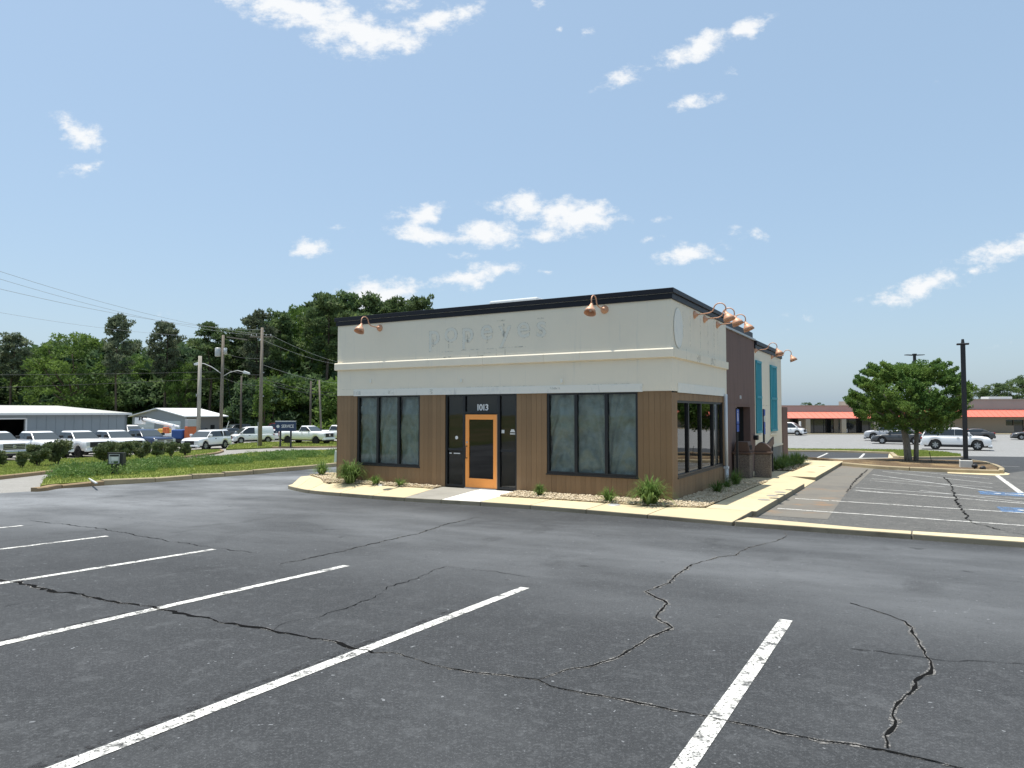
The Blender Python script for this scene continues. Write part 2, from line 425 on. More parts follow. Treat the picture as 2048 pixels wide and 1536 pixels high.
# vehicles
for k_, c_ in dict(car_white=(.88, .88, .88), car_blue=(.018, .034, .085), car_grey=(.055, .058, .062), car_silver=(.42, .43, .45), car_black=(.014, .015, .018), car_red=(.32, .02, .02)).items():
    mm_ = mk(k_, c_, .28); mm_.b.inputs['Coat Weight'].default_value = .6; mm_.b.inputs['Coat Roughness'].default_value = .06
mk('car_glass', (.018, .022, .024), .04, spec=.9)
mk('car_windscreen', (.05, .06, .062), .04, spec=1.0)
mk('car_trim', (.018, .018, .019), .6)
mk('tyre', (.016, .016, .016), .85)
mk('rim', (.42, .43, .44), .35, .7)
mk('rim_dark', (.03, .03, .032), .4, .4)
mk('chrome', (.70, .71, .72), .18, .9)
mk('lamp_clear', (.62, .64, .66), .12)
mk('lamp_red', (.38, .012, .012), .2)
mk('safety_orange', (.62, .15, .05), .6)
mk('safety_yellow', (.55, .33, .06), .6)
mk('tarp_blue', (.02, .07, .24), .6)

# far things
m = mk('bark', (.145, .115, .09), .95, spec=.1); m.over(m.ramp(m.noise(6, 5, .7, None, (3, 3, .7)), .42, .62), (.075, .058, .045)); m.bump(m.noise(8, 4, .7, None, (3, 3, .6)), 1, .05)
m = mk('bark_grey', (.34, .30, .25), .95, spec=.1); m.over(m.ramp(m.noise(6, 5, .7, None, (3, 3, .7)), .42, .62), (.22, .19, .16))
m = mk('pole_wood', (.26, .225, .185), .9, spec=.15); m.over(m.ramp(m.noise(4, 5, .7, None, (6, 6, .3)), .42, .65), (.155, .135, .11))
m = mk('pole_pale', (.42, .39, .34), .9, spec=.15); m.over(m.ramp(m.noise(4, 5, .7, None, (6, 6, .3)), .42, .65), (.30, .275, .235))
m = mk('pole_dark', (.11, .095, .08), .9, spec=.15)
mk('galvanised', (.46, .47, .47), .5, .3)
mk('wire', (.05, .05, .05), .6)
m = mk('wire_pale', (.34, .35, .36), .6)
def foliage(key, a, b, tr=.3, var=.22, scale=.35):
    m = mk(key, a, .65, spec=.25); m.over(m.ramp(m.noise(scale, 3, .6), .4, .62), b); m.vary(var); m.leaf(tr)
foliage('pine_needles', (0.085, 0.137, 0.056), (0.157, 0.215, 0.078), .4)
foliage('pine_grey', (0.106, 0.140, 0.086), (0.188, 0.221, 0.131), .4)
foliage('oak_leaves', (0.087, 0.149, 0.036), (0.156, 0.238, 0.054), .42)
foliage('light_leaves', (0.085, 0.150, 0.030), (0.135, 0.215, 0.045), .4, .12)
foliage('dark_leaves', (0.059, 0.104, 0.048), (0.110, 0.170, 0.067), .4)
foliage('myrtle_leaves', (0.091, 0.172, 0.040), (0.161, 0.245, 0.054), .35, .1, .8)
foliage('bush_leaves', (0.107, 0.145, 0.064), (0.196, 0.223, 0.102), .25, .15, 1.5)
foliage('tuft_blade', (0.085, 0.155, 0.032), (0.190, 0.275, 0.075), .35, .15, 6)
m = mk('metal_grey', (.255, .29, .315), .55); m.over(m.ramp(m.noise(.4, 4, .6), .4, .7, 0, .4), (.22, .25, .27))
m = mk('metal_taupe', (.20, .19, .18), .55)
m = mk('metal_shed', (.30, .325, .355), .55)
m = mk('roof_pale', (.50, .50, .45), .5)
m = mk('roof_white', (.80, .81, .81), .45)
m = mk('door_pale', (.66, .72, .76), .5)
m = mk('mall_wall', (.36, .315, .245), .9); m.over(m.ramp(m.noise(.3, 4, .6), .45, .7, 0, .4), (.31, .27, .21))
m = mk('mall_band', (.36, .31, .27), .9); m.over(m.ramp(m.noise(.25, 4, .6), .45, .7, 0, .4), (.31, .265, .235))
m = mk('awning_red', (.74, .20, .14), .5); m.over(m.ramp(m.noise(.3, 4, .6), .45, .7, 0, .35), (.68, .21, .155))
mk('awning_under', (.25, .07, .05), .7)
m = mk('wood_block', (.30, .26, .2), .9)

def MT(k): return M[k].m

# ------------------------------------------------------------------ mesh building
class MB:
    def __init__(s): s.v = []; s.f = []
    def add(s, v, f):
        o = len(s.v); s.v += [tuple(p) for p in v]; s.f += [tuple(i + o for i in q) for q in f]; return s
    def box(s, x0, y0, z0, x1, y1, z1):
        v = [(x0, y0, z0), (x1, y0, z0), (x1, y1, z0), (x0, y1, z0), (x0, y0, z1), (x1, y0, z1), (x1, y1, z1), (x0, y1, z1)]
        return s.add(v, [(0, 3, 2, 1), (4, 5, 6, 7), (0, 1, 5, 4), (1, 2, 6, 5), (2, 3, 7, 6), (3, 0, 4, 7)])
    def prism(s, poly, h0, h1, axis='z'):       # poly of (a,b) pairs extruded along axis
        n = len(poly)
        def P(a, b, h): return (a, b, h) if axis == 'z' else ((a, h, b) if axis == 'y' else (h, a, b))
        v = [P(a, b, h0) for a, b in poly] + [P(a, b, h1) for a, b in poly]
        f = [tuple(range(n))[::-1], tuple(range(n, 2 * n))] + [(i, (i + 1) % n, n + (i + 1) % n, n + i) for i in range(n)]
        return s.add(v, f)
    def tube(s, pts, rad, n=8, cap=True):
        pts = [Vector(p) for p in pts]
        if isinstance(rad, (int, float)): rad = [rad] * len(pts)
        rings = []
        ref = Vector((0.31, 0.17, 0.93))
        for i, p in enumerate(pts):
            d = (pts[min(i + 1, len(pts) - 1)] - pts[max(i - 1, 0)])
            if d.length < 1e-9: d = Vector((0, 0, 1))
            d.normalize()
            if abs(d.dot(ref)) > .95: ref = Vector((1, 0, 0))
            a = d.cross(ref).normalized(); b = d.cross(a).normalized()
            rings.append([p + (a * math.cos(2 * math.pi * k / n) + b * math.sin(2 * math.pi * k / n)) * rad[i] for k in range(n)])
        v = [q for r in rings for q in r]; f = []
        for i in range(len(pts) - 1):
            for k in range(n):
                f.append((i * n + k, i * n + (k + 1) % n, (i + 1) * n + (k + 1) % n, (i + 1) * n + k))
        if cap:
            f.append(tuple(range(n))[::-1]); f.append(tuple((len(pts) - 1) * n + k for k in range(n)))
        return s.add(v, f)
    def lathe(s, prof, n=20, axis='z', c=(0, 0, 0)):   # prof of (radius, height)
        v = []
        for r, h in prof:
            for k in range(n):
                a = 2 * math.pi * k / n; p = (r * math.cos(a), r * math.sin(a), h)
                if axis == 'y': p = (p[0], p[2], p[1])
                if axis == 'x': p = (p[2], p[0], p[1])
                v.append((p[0] + c[0], p[1] + c[1], p[2] + c[2]))
        f = [(i * n + k, i * n + (k + 1) % n, (i + 1) * n + (k + 1) % n, (i + 1) * n + k) for i in range(len(prof) - 1) for k in range(n)]
        return s.add(v, f)
    def mesh(s, name, mat):
        me = bpy.data.meshes.new(name); me.from_pydata(s.v, [], s.f); me.update()
        bm = bmesh.new(); bm.from_mesh(me); bmesh.ops.recalc_face_normals(bm, faces=bm.faces); bm.to_mesh(me); bm.free()
        if mat: me.materials.append(MT(mat))
        return me
    def build(s, name, mat, parent=None, smooth=False, bevel=0.0, seg=2):
        me = s.mesh(name, mat)
        return put(name, me, parent, smooth, bevel, seg)

def put(name, me, parent=None, smooth=False, bevel=0.0, seg=2):
    o = bpy.data.objects.new(name, me); COL.objects.link(o); o.parent = parent
    if smooth:
        for p in me.polygons: p.use_smooth = True
    if bevel:
        b = o.modifiers.new('bevel', 'BEVEL'); b.width = bevel; b.segments = seg; b.limit_method = 'ANGLE'; b.angle_limit = R(38)
    return o

def raw(name, v, f, mat, parent=None, smooth=False):
    me = bpy.data.meshes.new(name or 'mesh')
    v = np.asarray(v, dtype=np.float32); f = np.asarray(f, dtype=np.int32)
    k = f.shape[1]
    me.vertices.add(len(v)); me.vertices.foreach_set('co', v.ravel())
    me.loops.add(f.size); me.loops.foreach_set('vertex_index', f.ravel())
    me.polygons.add(len(f)); me.polygons.foreach_set('loop_start', np.arange(0, f.size, k, dtype=np.int32)); me.polygons.foreach_set('loop_total', np.full(len(f), k, dtype=np.int32))
    if smooth: me.polygons.foreach_set('use_smooth', np.ones(len(f), dtype=bool))
    me.materials.append(MT(mat)); me.update(calc_edges=True)
    if name is None: return me
    o = bpy.data.objects.new(name, me); COL.objects.link(o); o.parent = parent
    return o

def tag(o, label, cat, group=None):
    o['label'] = label; o['category'] = cat
    if group: o['group'] = group
    return o
def empty(name, p, rz=0.0, label=None, cat=None, group=None):
    o = bpy.data.objects.new(name, None); COL.objects.link(o); o.location = p; o.rotation_euler = (0, 0, rz); o.empty_display_size = .3
    if label: tag(o, label, cat, group)
    return o
def struct(o): o['kind'] = 'structure'; return o
def stuff(o, label=None, cat=None):
    o['kind'] = 'stuff'
    if label: tag(o, label, cat)
    return o

def sheet(name, pts, mat, off, parent=None, cuts=True, height=None):
    """a polygon of world points laid over the fall of the ground; height gives it a skirt (a raised island)"""
    bm = bmesh.new()
    vs = [bm.verts.new((p[0], p[1], 0)) for p in pts]
    bm.faces.new(vs)
    ys = [p[1] for p in pts]
    lines = [-25.0] + [38 + 2 * i for i in range(11)]
    for yc in lines:
        if min(ys) < yc < max(ys):
            bmesh.ops.bisect_plane(bm, geom=bm.verts[:] + bm.edges[:] + bm.faces[:], plane_co=(0, yc, 0), plane_no=(0, 1, 0))
    cs = [loc(Vector((p[0], p[1], 0))) for p in pts]
    for vals, nv, k in (([-7, -5.7, -4.4, -3, -1.8, -.5, .8], XA, 0), ([-2.6, -2.4, -2.2, -2, -1.8, -1.6, 22, 50], YA, 1)):
        for c_ in vals:
            if min(q[k] for q in cs) < c_ < max(q[k] for q in cs):
                bmesh.ops.bisect_plane(bm, geom=bm.verts[:] + bm.edges[:] + bm.faces[:], plane_co=CORNER + nv * c_, plane_no=nv)
    bmesh.ops.triangulate(bm, faces=bm.faces[:])
    for v in bm.verts: v.co.z = gz(v.co.x, v.co.y) + off
    for f_ in bm.faces:
        if f_.normal.z < 0: f_.normal_flip()
    bm.normal_update()
    for f_ in bm.faces:
        if f_.normal.z < 0: f_.normal_flip()
    if height:
        ed = [e for e in bm.edges if e.is_boundary]
        r = bmesh.ops.extrude_edge_only(bm, edges=ed)
        for g in r['geom']:
            if isinstance(g, bmesh.types.BMVert): g.co.z -= height
    me = bpy.data.meshes.new(name); bm.to_mesh(me); bm.free(); me.materials.append(MT(mat))
    return put(name, me, parent)

def G(px, py, off=0.0): return gnd(px, py, off)

# ================================================================== SETTING
ground = struct(sheet('ground', [(-900, -60), (900, -60), (900, 1500), (-900, 1500)], 'dirt', -.03))
isl = [(80, 982), (100, 978), (200, 971), (300, 965), (400, 957), (500, 949), (600, 940), (672, 933)]
kerbline = [G(*p) for p in isl]
lot_pts = [(-46, -40), (60, -40), (60, 46)] + [G(2060, 914), G(1905, 912), G(1780, 906.5), G(1575, 902.5), W(-24, 46)] + kerbline[::-1] + [G(0, 987), G(-500, 1022)]
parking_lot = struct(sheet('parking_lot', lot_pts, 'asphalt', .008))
service_road = struct(sheet('service_road', [G(-700, 1045), G(-700, 905), G(0, 884), G(480, 878), W(-58, 60), W(-20, 60), W(-16, 20), W(-15, -6), W(-15, -12)], 'road_pale', 0.0))
mall_lot = struct(sheet('mall_lot', [W(-6, 46), (10, 100), (10, 125), (170, 125), (170, 40), (58, 40)], 'asphalt_far', 0.0))
right_lot = struct(sheet('side_parking_lot', [W(1.5, -2.3), W(12, -2.9), W(22, -3), W(24, 22), W(9.5, 22), G(1996, 950), G(1917, 946.5), G(1767, 939.5), G(1690, 932), G(1640, 956)], 'asphalt_side', .012))
# stained pale apron along the raised walk
struct(sheet('concrete_apron', [G(1512, 1031), G(1608, 976), G(1640, 955), G(1684, 931.5), G(1748, 938), G(1722, 962), G(1690, 990), G(1655, 1040)], 'apron', .016))

# ---- paint on the asphalt
def stripe(a, b, w, mat, off, parent, name='painted_line', n=None):
    a, b = Vector(a), Vector(b); d = (b - a); d.z = 0
    ln = d.length; d.normalize(); s_ = Vector((-d.y, d.x, 0)) * w / 2
    n = n or max(2, int(ln / .35))
    v, f = [], []
    for i in range(n + 1):
        p = a + (b - a) * i / n
        j = rnd.uniform(-.006, .006)
        for sg in (-1, 1):
            q = p + s_ * sg * (1 + j * 4); v.append((q.x, q.y, gz(q.x, q.y) + off))
        if i: k = 2 * i; f.append((k - 2, k - 1, k + 1, k))
    return raw(name, v, f, mat, parent)

for x in (-9.87, -7.03, -4.22, -1.53, 1.17, 3.95):
    stripe(W(x, -9.38), W(x, -15.2), .115, 'paint', .013, parking_lot)
# black edge of sealer showing beside the two nearest lines
stripe(W(1.05, -10.7), W(1.05, -15.2), .07, 'sealer_dark', .012, parking_lot, 'sealer_edge')
stripe(W(-1.63, -11.6), W(-1.63, -15.2), .05, 'sealer_dark', .012, parking_lot, 'sealer_edge')
for (a, b, w, k) in [((1555, 1018), (2060, 1053.5), .10, 'paint'), ((1590, 998), (2060, 1028), .10, 'paint'), ((1705, 981), (2060, 1009), .10, 'paint'),
                     ((1712, 976.5), (2060, 1000), .09, 'paint_faded'), ((1742, 958), (1985, 976), .09, 'paint_faded'), ((1745, 950), (1990, 984), .11, 'paint_faded'),
                     ((1765, 943.5), (1985, 968), .09, 'paint_faded'), ((1790, 940.5), (1978, 958), .08, 'paint_faded'), ((1720, 983.5), (1830, 990.5), .10, 'paint_faded'),
                     ((1840, 982), (2050, 1006), .08, 'paint_faded'), ((1740, 962), (1890, 975), .08, 'paint_faded')]:
    stripe(G(*a), G(*b), w, k, .018, right_lot)
stripe(G(1993, 951), G(2042, 987), .16, 'paint', .018, right_lot)
for (a, b) in [((1655, 906.5), (1632, 917)), ((1728.5, 907.5), (1719, 917.5)), ((1910, 930), (2040, 934))]:
    stripe(G(*a), G(*b), .16, 'paint' if a[0] < 1900 else 'paint_faded', .013, parking_lot)

def quad_sheet(name, px, mat, off, parent): return sheet(name, [G(*p) for p in px], mat, off, parent)
for (x, y) in [(6.75, 8.6), (6.85, 4.2)]:
    pad = sheet('accessible_space_marking', [W(x - .1, y - .55), W(x + 2.2, y - .75), W(x + 2.2, y + .65), W(x - .1, y + .55)], 'paint_blue', .017, right_lot)
    mb = MB()
    def sym(pts, w):
        for i in range(len(pts) - 1):
            a, b = W(*pts[i]), W(*pts[i + 1]); d = (b - a).normalized(); s_ = Vector((-d.y, d.x, 0)) * w / 2
            mb.add([(q.x, q.y, gz(q.x, q.y) + .021) for q in (a - s_, b - s_, b + s_, a + s_)], [(0, 1, 2, 3)])
    cx, cy = x + 1.15, y - .06
    sym([(cx - .62, cy + .02), (cx - .05, cy - .02), (cx - .02, cy + .36)], .10)
    sym([(cx - .25, cy), (cx - .25, cy + .26)], .08)
    sym([(cx - .02, cy + .3), (cx + .42, cy + .36)], .09)
    sym([(cx + .16 + .36 * math.cos(t), cy - .02 + .34 * math.sin(t)) for t in np.linspace(.6, 5.4, 12)], .07)
    mb.add([(W(cx - .8 + .09 * math.cos(t), cy + .02 + .09 * math.sin(t)).x, W(cx - .8 + .09 * math.cos(t), cy + .02 + .09 * math.sin(t)).y, gz(W(cx - .8, cy).x, W(cx - .8, cy).y) + .022) for t in np.linspace(0, 2 * math.pi, 13)[:-1]], [tuple(range(12))])
    mb.build('wheelchair_symbol', 'paint', pad)

# ---- cracks
def crack(px, w_core, w_edge, parent, off=.011, seed=0, jit=1.0):
    r_ = random.Random(seed)
    pts = [G(*p) for p in px]
    out = [pts[0]]
    for a, b in zip(pts, pts[1:]):
        n = max(2, int((b - a).length / .07)); d = (b - a); s_ = Vector((-d.y, d.x, 0)).normalized()
        off_ = 0
        for i in range(1, n + 1):
            off_ = off_ * .55 + r_.uniform(-.03, .03) * jit
            out.append(a + d * i / n + s_ * (off_ if i < n else 0))
    for (w, mat, nm, o2) in ((w_edge, 'crack_edge', 'crack_crumble', off), (w_core, 'crack_dark', 'crack', off + .002)):
        if not w: continue
        v, f = [], []
        for i, p in enumerate(out):
            d = out[min(i + 1, len(out) - 1)] - out[max(i - 1, 0)]; s_ = Vector((-d.y, d.x, 0))
            s_ = s_.normalized() if s_.length > 1e-6 else Vector((1, 0, 0))
            tw = w * (.45 + .5 * abs(math.sin(i * .21 + seed)) + .25 * math.sin(i * .047 + seed * 2)) * (.55 + .45 * math.sin(math.pi * min(i, len(out) - 1 - i, 12) / 24)) * r_.uniform(.35, 1.5)
            for sg in (-1, 1):
                q = p + s_ * sg * tw / 2; v.append((q.x, q.y, gz(q.x, q.y) + o2))
            if i: k = 2 * i; f.append((k - 2, k - 1, k + 1, k))
        raw(nm, v, f, mat, parent)
crack([(-30, 1160), (40, 1166), (100, 1183), (165, 1190), (195, 1198), (310, 1218), (350, 1228), (430, 1243), (540, 1262), (560, 1268), (640, 1280), (700, 1298), (745, 1308)], .055, .07, parking_lot, seed=1)
crack([(745, 1308), (800, 1310), (850, 1328), (900, 1340), (970, 1350), (1030, 1357), (1075, 1362), (1120, 1380), (1200, 1394), (1300, 1413), (1400, 1433), (1450, 1445), (1560, 1470), (1640, 1486), (1750, 1502), (1780, 1507), (1870, 1527), (1910, 1538), (1990, 1555)], .026, .06, parking_lot, seed=2, jit=.5)
crack([(1075, 1362), (1130, 1343), (1190, 1333), (1240, 1315), (1265, 1300), (1290, 1283), (1335, 1263), (1345, 1258), (1312, 1238), (1335, 1210), (1320, 1200), (1290, 1185), (1340, 1168), (1350, 1155), (1385, 1130), (1440, 1115), (1472, 1112), (1478, 1105), (1500, 1096), (1555, 1083), (1573, 1073), (1568, 1064)], .020, .065, parking_lot, seed=3, jit=.45)
crack([(1775, 1500), (1770, 1475), (1790, 1455), (1785, 1435), (1810, 1395), (1825, 1385), (1830, 1365), (1860, 1350), (1862, 1325), (1845, 1300), (1830, 1275), (1825, 1258), (1810, 1245), (1780, 1233), (1700, 1208)], .024, .055, parking_lot, seed=4, jit=.4)
crack([(548, 1262), (570, 1248), (620, 1240), (680, 1222), (760, 1190), (775, 1175), (830, 1160), (890, 1135)], .016, 0, parking_lot, seed=5)
crack([(890, 1135), (960, 1142), (1060, 1155)], .014, 0, parking_lot, seed=15)
crack([(560, 1130), (680, 1105), (760, 1085), (830, 1070), (890, 1050), (960, 1035)], .022, .04, parking_lot, seed=6)
crack([(60, 1042), (200, 1058), (330, 1082), (440, 1098), (520, 1108)], .02, 0, parking_lot, seed=16)
crack([(1700, 1300), (1870, 1322), (1960, 1325), (2060, 1332)], .012, 0, parking_lot, seed=17)
crack([(1888, 955), (1900, 966), (1905, 980), (1915, 1005), (1930, 1030), (1940, 1045), (2000, 1062), (2060, 1075)], .045, 0, right_lot, .021, seed=7)
crack([(1693, 985), (1712, 960), (1735, 940)], .05, .1, right_lot, .021, seed=8)

# ---- front walk: slabs between the building and the kerb line
OUT = [(-13.30, .47), (-12.9, -.1), (-12.05, -.56), (-11.2, -.98), (-10.23, -1.28), (-7.61, -1.65), (-5.15, -1.84), (-3.04, -2.01), (-.96, -2.14), (.66, -2.28), (1.6, -2.47), (2.11, -2.61), (4, -2.8), (6.5, -3.05), (12, -3.5)]
def interp(tab, x):
    if x <= tab[0][0]: return tab[0][1]
    for (a, b), (c, d) in zip(tab, tab[1:]):
        if x <= c: return b + (d - b) * (x - a) / (c - a)
    return tab[-1][1]
def pad_z(x, y):
    yo = interp(OUT, x); zo = WG(x, yo).z + (.115 if x < -3 else .115 - .03 * min(1, (x + 3) / 5))
    t = max(0.0, min(1.0, (y - yo) / (-.25 - yo)))
    return zo + (BASE - .005 - zo) * t
XO = [(-3, 2.03), (0, 2.05), (30, 2.05)]
def walk_z(x, y):
    z = BASE - .0113 * max(0, y)
    if y > 21: z = WG(2.1, y).z + .14
    if x > 1.2 and 6.9 < y < 9.7: z -= .115 * (x - 1.2) / .85
    return z
walk = struct(empty('sidewalk', W(-5, -1, BASE)))
def slab(name, fx, us, vs, zf, mat, parent, depth=.34, joint=.006):
    """grid of building-frame points fx(u,v) -> (x,y), with a skirt"""
    nu, nv = len(us), len(vs); v, f = [], []
    for u in us:
        for w in vs:
            x, y = fx(u, w); p = W(x, y, zf(x, y)); v.append(tuple(p - walk.location))
    for i in range(nu - 1):
        for j in range(nv - 1):
            k = i * nv + j; f.append((k, k + nv, k + nv + 1, k + 1))
    rim = [i * nv for i in range(nu)] + [(nu - 1) * nv + j for j in range(1, nv)] + [i * nv + nv - 1 for i in range(nu - 2, -1, -1)] + [j for j in range(nv - 2, 0, -1)]
    n0 = len(v); v += [(v[k][0], v[k][1], v[k][2] - depth) for k in rim]
    for a in range(len(rim)):
        b = (a + 1) % len(rim); f.append((rim[a], n0 + a, n0 + b, rim[b]))
    mb = MB(); mb.add(v, f); o = mb.build(name, mat, parent, bevel=.018)
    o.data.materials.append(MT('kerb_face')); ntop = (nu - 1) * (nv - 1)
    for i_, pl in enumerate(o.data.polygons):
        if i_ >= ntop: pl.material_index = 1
    return o
def inner(x):
    if x < -10.8: return 1.55 if x > -12.6 else 1.55 - (-(x + 12.6)) * 1.2
    if x < -6.72: return -.42
    if x < -4.18: return -.0
    if x < -.2: return -.98
    return -.98 + .3 * min(1, (x + .2) / .8)
cutx = [-13.3, -11.9, -10.9, -9.3, -7.9, -6.7, -5.45, -4.2, -2.75, -1.3, .15, 1.96]
for a, b in zip(cutx, cutx[1:]):
    us = np.linspace(a + .005, b - .005, 5); vs = np.linspace(0, 1, 5)
    xm = (a + b) / 2
    def fx(u, w, xm=xm):
        yi = inner(max(min(u, b - .01), a + .01)); yo = interp(OUT, u); return u, yo + (yi - yo) * w
    o = slab('slab', fx, us, vs, pad_z, 'concrete_white' if abs(a + 5.45) < .01 else ('concrete_grey' if abs(a + 6.7) < .01 or abs(a + 4.2) < .01 and False else 'concrete'), walk)
# side walk
ys_ = [-.66, 1.6, 4.0, 6.9, 9.7, 12.1, 14.6, 17.2, 20.6]
for a, b in zip(ys_, ys_[1:]):
    us = np.linspace(a + .006, b - .006, 3)
    def fx2(u, w, mid=(a + b) / 2):
        xi = .95 if mid < 6.9 or 12.1 < mid < 18.6 else (-.33 if mid < 13 else -.6); xo = interp(XO, u); return xi + (xo - xi) * w, u
    slab('slab', fx2, us, np.linspace(0, 1, 4), walk_z, 'concrete', walk)
# raised median strip running off to the right
med = struct(empty('median_strip', W(5, -2.5, BASE)))
def med_z(x, y): return WG(x, y).z + .105
for a, b in [(2.0, 4.95), (4.95, 7.9), (7.9, 10.9), (10.9, 13.9)]:
    def fx3(u, w): yo = interp(OUT, u) if u < 12 else -3.5; return u, yo + 1.12 * w
    nu = np.linspace(a + .006, b - .006, 5)
    o = slab('slab', fx3, nu, np.linspace(0, 1, 3), med_z, 'concrete', walk)
    o.parent = med; o.location = walk.location - med.location
# round cleanout covers in the walk
for i, (px, py, lab) in enumerate([(1228, 1010.5, 'round grey cleanout cover in the front walk near the corner grass clump'), (766, 973.5, 'small grey cleanout cover in the front walk below the left window'),
                                 (1528, 1003.5, 'nearest of three round cleanout covers in the side walk'), (1545, 994, 'middle one of three round cleanout covers in the side walk'), (1560, 986, 'farthest of three round cleanout covers in the side walk')]):
    p = on_z(px, py, BASE - .02 - (.04 if px > 1400 else (.06 if px < 900 else 0)))
    x, y = loc(p); z = (walk_z if px > 1400 else pad_z)(x, y)
    mb = MB().lathe([(0, .012), (.13, .012), (.15, .006), (.16, -.03)], 18)
    o = mb.build('cleanout_cover', 'galvanised' if i < 2 else 'concrete_grey', None, True); o.location = W(x, y, z); tag(o, lab, 'drain cover', 'cleanout covers')

# gravel beds
def bed(name, poly, zf, mat, n, label):
    bm = bmesh.new(); bm.faces.new([bm.verts.new((x, y, 0)) for x, y in poly]); 
    for _ in range(3): bmesh.ops.subdivide_edges(bm, edges=bm.edges[:], cuts=1, use_grid_fill=True)
    bmesh.ops.triangulate(bm, faces=bm.faces[:])
    for v in bm.verts:
        x, y = v.co.x, v.co.y; v.co = W(x, y, zf(x, y) + .012)
    me = bpy.data.meshes.new(name); bm.to_mesh(me); bm.free(); me.materials.append(MT(mat)); o = struct(put(name, me))
    xs = [p[0] for p in poly]; ysb = [p[1] for p in poly]
    V = []; Fc = []
    base = np.array([(1, 0, 0), (-1, 0, 0), (0, 1, 0), (0, -1, 0), (0, 0, 1), (0, 0, -1)], float); ff = [(0, 2, 4), (2, 1, 4), (1, 3, 4), (3, 0, 4), (2, 0, 5), (1, 2, 5), (3, 1, 5), (0, 3, 5)]
    def inside(x, y):
        c = False; j = len(poly) - 1
        for i in range(len(poly)):
            if (poly[i][1] > y) != (poly[j][1] > y) and x < (poly[j][0] - poly[i][0]) * (y - poly[i][1]) / (poly[j][1] - poly[i][1]) + poly[i][0]: c = not c
            j = i
        return c
    while len(V) < n:
        x, y = rnd.uniform(min(xs), max(xs)), rnd.uniform(min(ysb), max(ysb))
        if not inside(x, y): continue
        s_ = rnd.uniform(.012, .032); p = W(x, y, zf(x, y) + .016 + rnd.uniform(0, .02)); a = rnd.uniform(0, 6.3)
        b = base * np.array([s_ * rnd.uniform(.8, 1.5), s_ * rnd.uniform(.7, 1.2), s_ * rnd.uniform(.5, .9)])
        b = b @ np.array([[math.cos(a), math.sin(a), 0], [-math.sin(a), math.cos(a), 0], [0, 0, 1]]) + np.array(p)
        k = len(V); V.append(b); Fc += [[6 * k + i for i in q] for q in ff]
    stuff(raw('pebbles', np.vstack(V), Fc, 'pebble', o))
bed('gravel_bed', [(-13.0, 1.5), (-12.6, .6), (-11.6, .05), (-10.85, -.5), (-6.7, -.44), (-6.7, -.02), (-10.75, -.02), (-10.85, 1.5)], lambda x, y: pad_z(x, y) + .004, 'gravel_bed', 2600, '')
bed('gravel_bed', [(-4.2, -1.0), (-.2, -1.0), (.95, -.7), (.95, -.1), (0, -.02), (-4.2, -.02)], lambda x, y: pad_z(x, y) + .004, 'gravel_bed', 3000, '')
bed('gravel_bed', [(.02, -.1), (.97, -.1), (.97, 6.9), (.02, 6.9)], lambda x, y: walk_z(x, y) + .006, 'gravel_bed', 2600, '')
bed('mulch_bed', [(-.33, 12.1), (.97, 12.1), (.97, 17.2), (-.33, 17.2)], lambda x, y: walk_z(x, y) + .006, 'mulch', 500, '')

# ================================================================== RESTAURANT
RB = empty('restaurant_building', (CORNER.x, CORNER.y, 0), R(-30), 'vacant cream stucco restaurant with brown plank base and black roof edge', 'building')
XT = -.35                                       # the brown entry bay and rear wing stand back a little
def bpart(mb, name, mat, parent=None, **k): return mb.build(name, mat, parent or RB, **k)

# upper stucco
mb = MB().box(-10.8, -.02, 2.22, 0.02, .23, 4.46).box(-.23, .2301, 2.22, .02, 5.6, 4.46)
mb.box(-10.8, .2301, BASE - .5, -10.57, 18.3, 4.46).box(-10.5699, 18.07, BASE - .5, XT, 18.3, 4.2)
mb.box(-.23, 5.35, BASE - .5, .015, 5.6, 2.2199)
up = bpart(mb, 'stucco_wall', 'stucco')
# belt course: lengths of trim, butted
belt = MB()
bz0, bz1 = 3.03, 3.25
xs = [-10.86, -9.0, -7.2, -5.3, -3.4, -2.35, .084]
for a, b in zip(xs, xs[1:]):
    bpart(MB().prism([(-.105, bz0), (-.02, bz0 - .012), (-.02, bz1 + .002), (-.085, bz1), (-.105, bz1 - .032)], a + .003, b - .003, 'x'), 'belt_course', 'stucco')
for a, b in [(-.018, 1.4), (1.4, 3.2), (3.2, 5.62)]:
    bpart(MB().prism([(.085, bz0), (.085, bz1 - .006), (.02, bz1), (.02, bz0 - .012)], a + .003, b - .003, 'y'), 'belt_course', 'stucco', bevel=.006)
# repaired strip over the windows
for a, b in zip([-10.1, -8.4, -6.9, -5.2, -3.6, -2.2, -.71], [-8.4, -6.9, -5.2, -3.6, -2.2, -.71]):
    bpart(MB().box(a + .002, -.034 - rnd.uniform(0, .006), 2.205, b - .002, -.019, 2.405 + rnd.uniform(-.006, .006)), 'patch_strip', 'stucco_patch')
for a, b in [(.42, 1.9), (1.9, 4.0), (4.0, 5.3)]:
    bpart(MB().box(.019, a + .002, 2.19, .036 + rnd.uniform(0, .005), b - .002, 2.43 + rnd.uniform(-.006, .006)), 'patch_strip', 'stucco_patch')
# oval scar of a former sign on the side wall
def ell(cy, cz, ry, rz, n=28): return [(cy + ry * math.cos(2 * math.pi * k / n), cz + rz * math.sin(2 * math.pi * k / n)) for k in range(n)]
bpart(MB().prism(ell(.50, 3.78, .40, .52), .019, .030, 'x'), 'oval_scar_rim', 'stain_soft')
bpart(MB().prism(ell(.50, 3.78, .37, .49), .0301, .040, 'x'), 'oval_scar', 'stucco_patch')
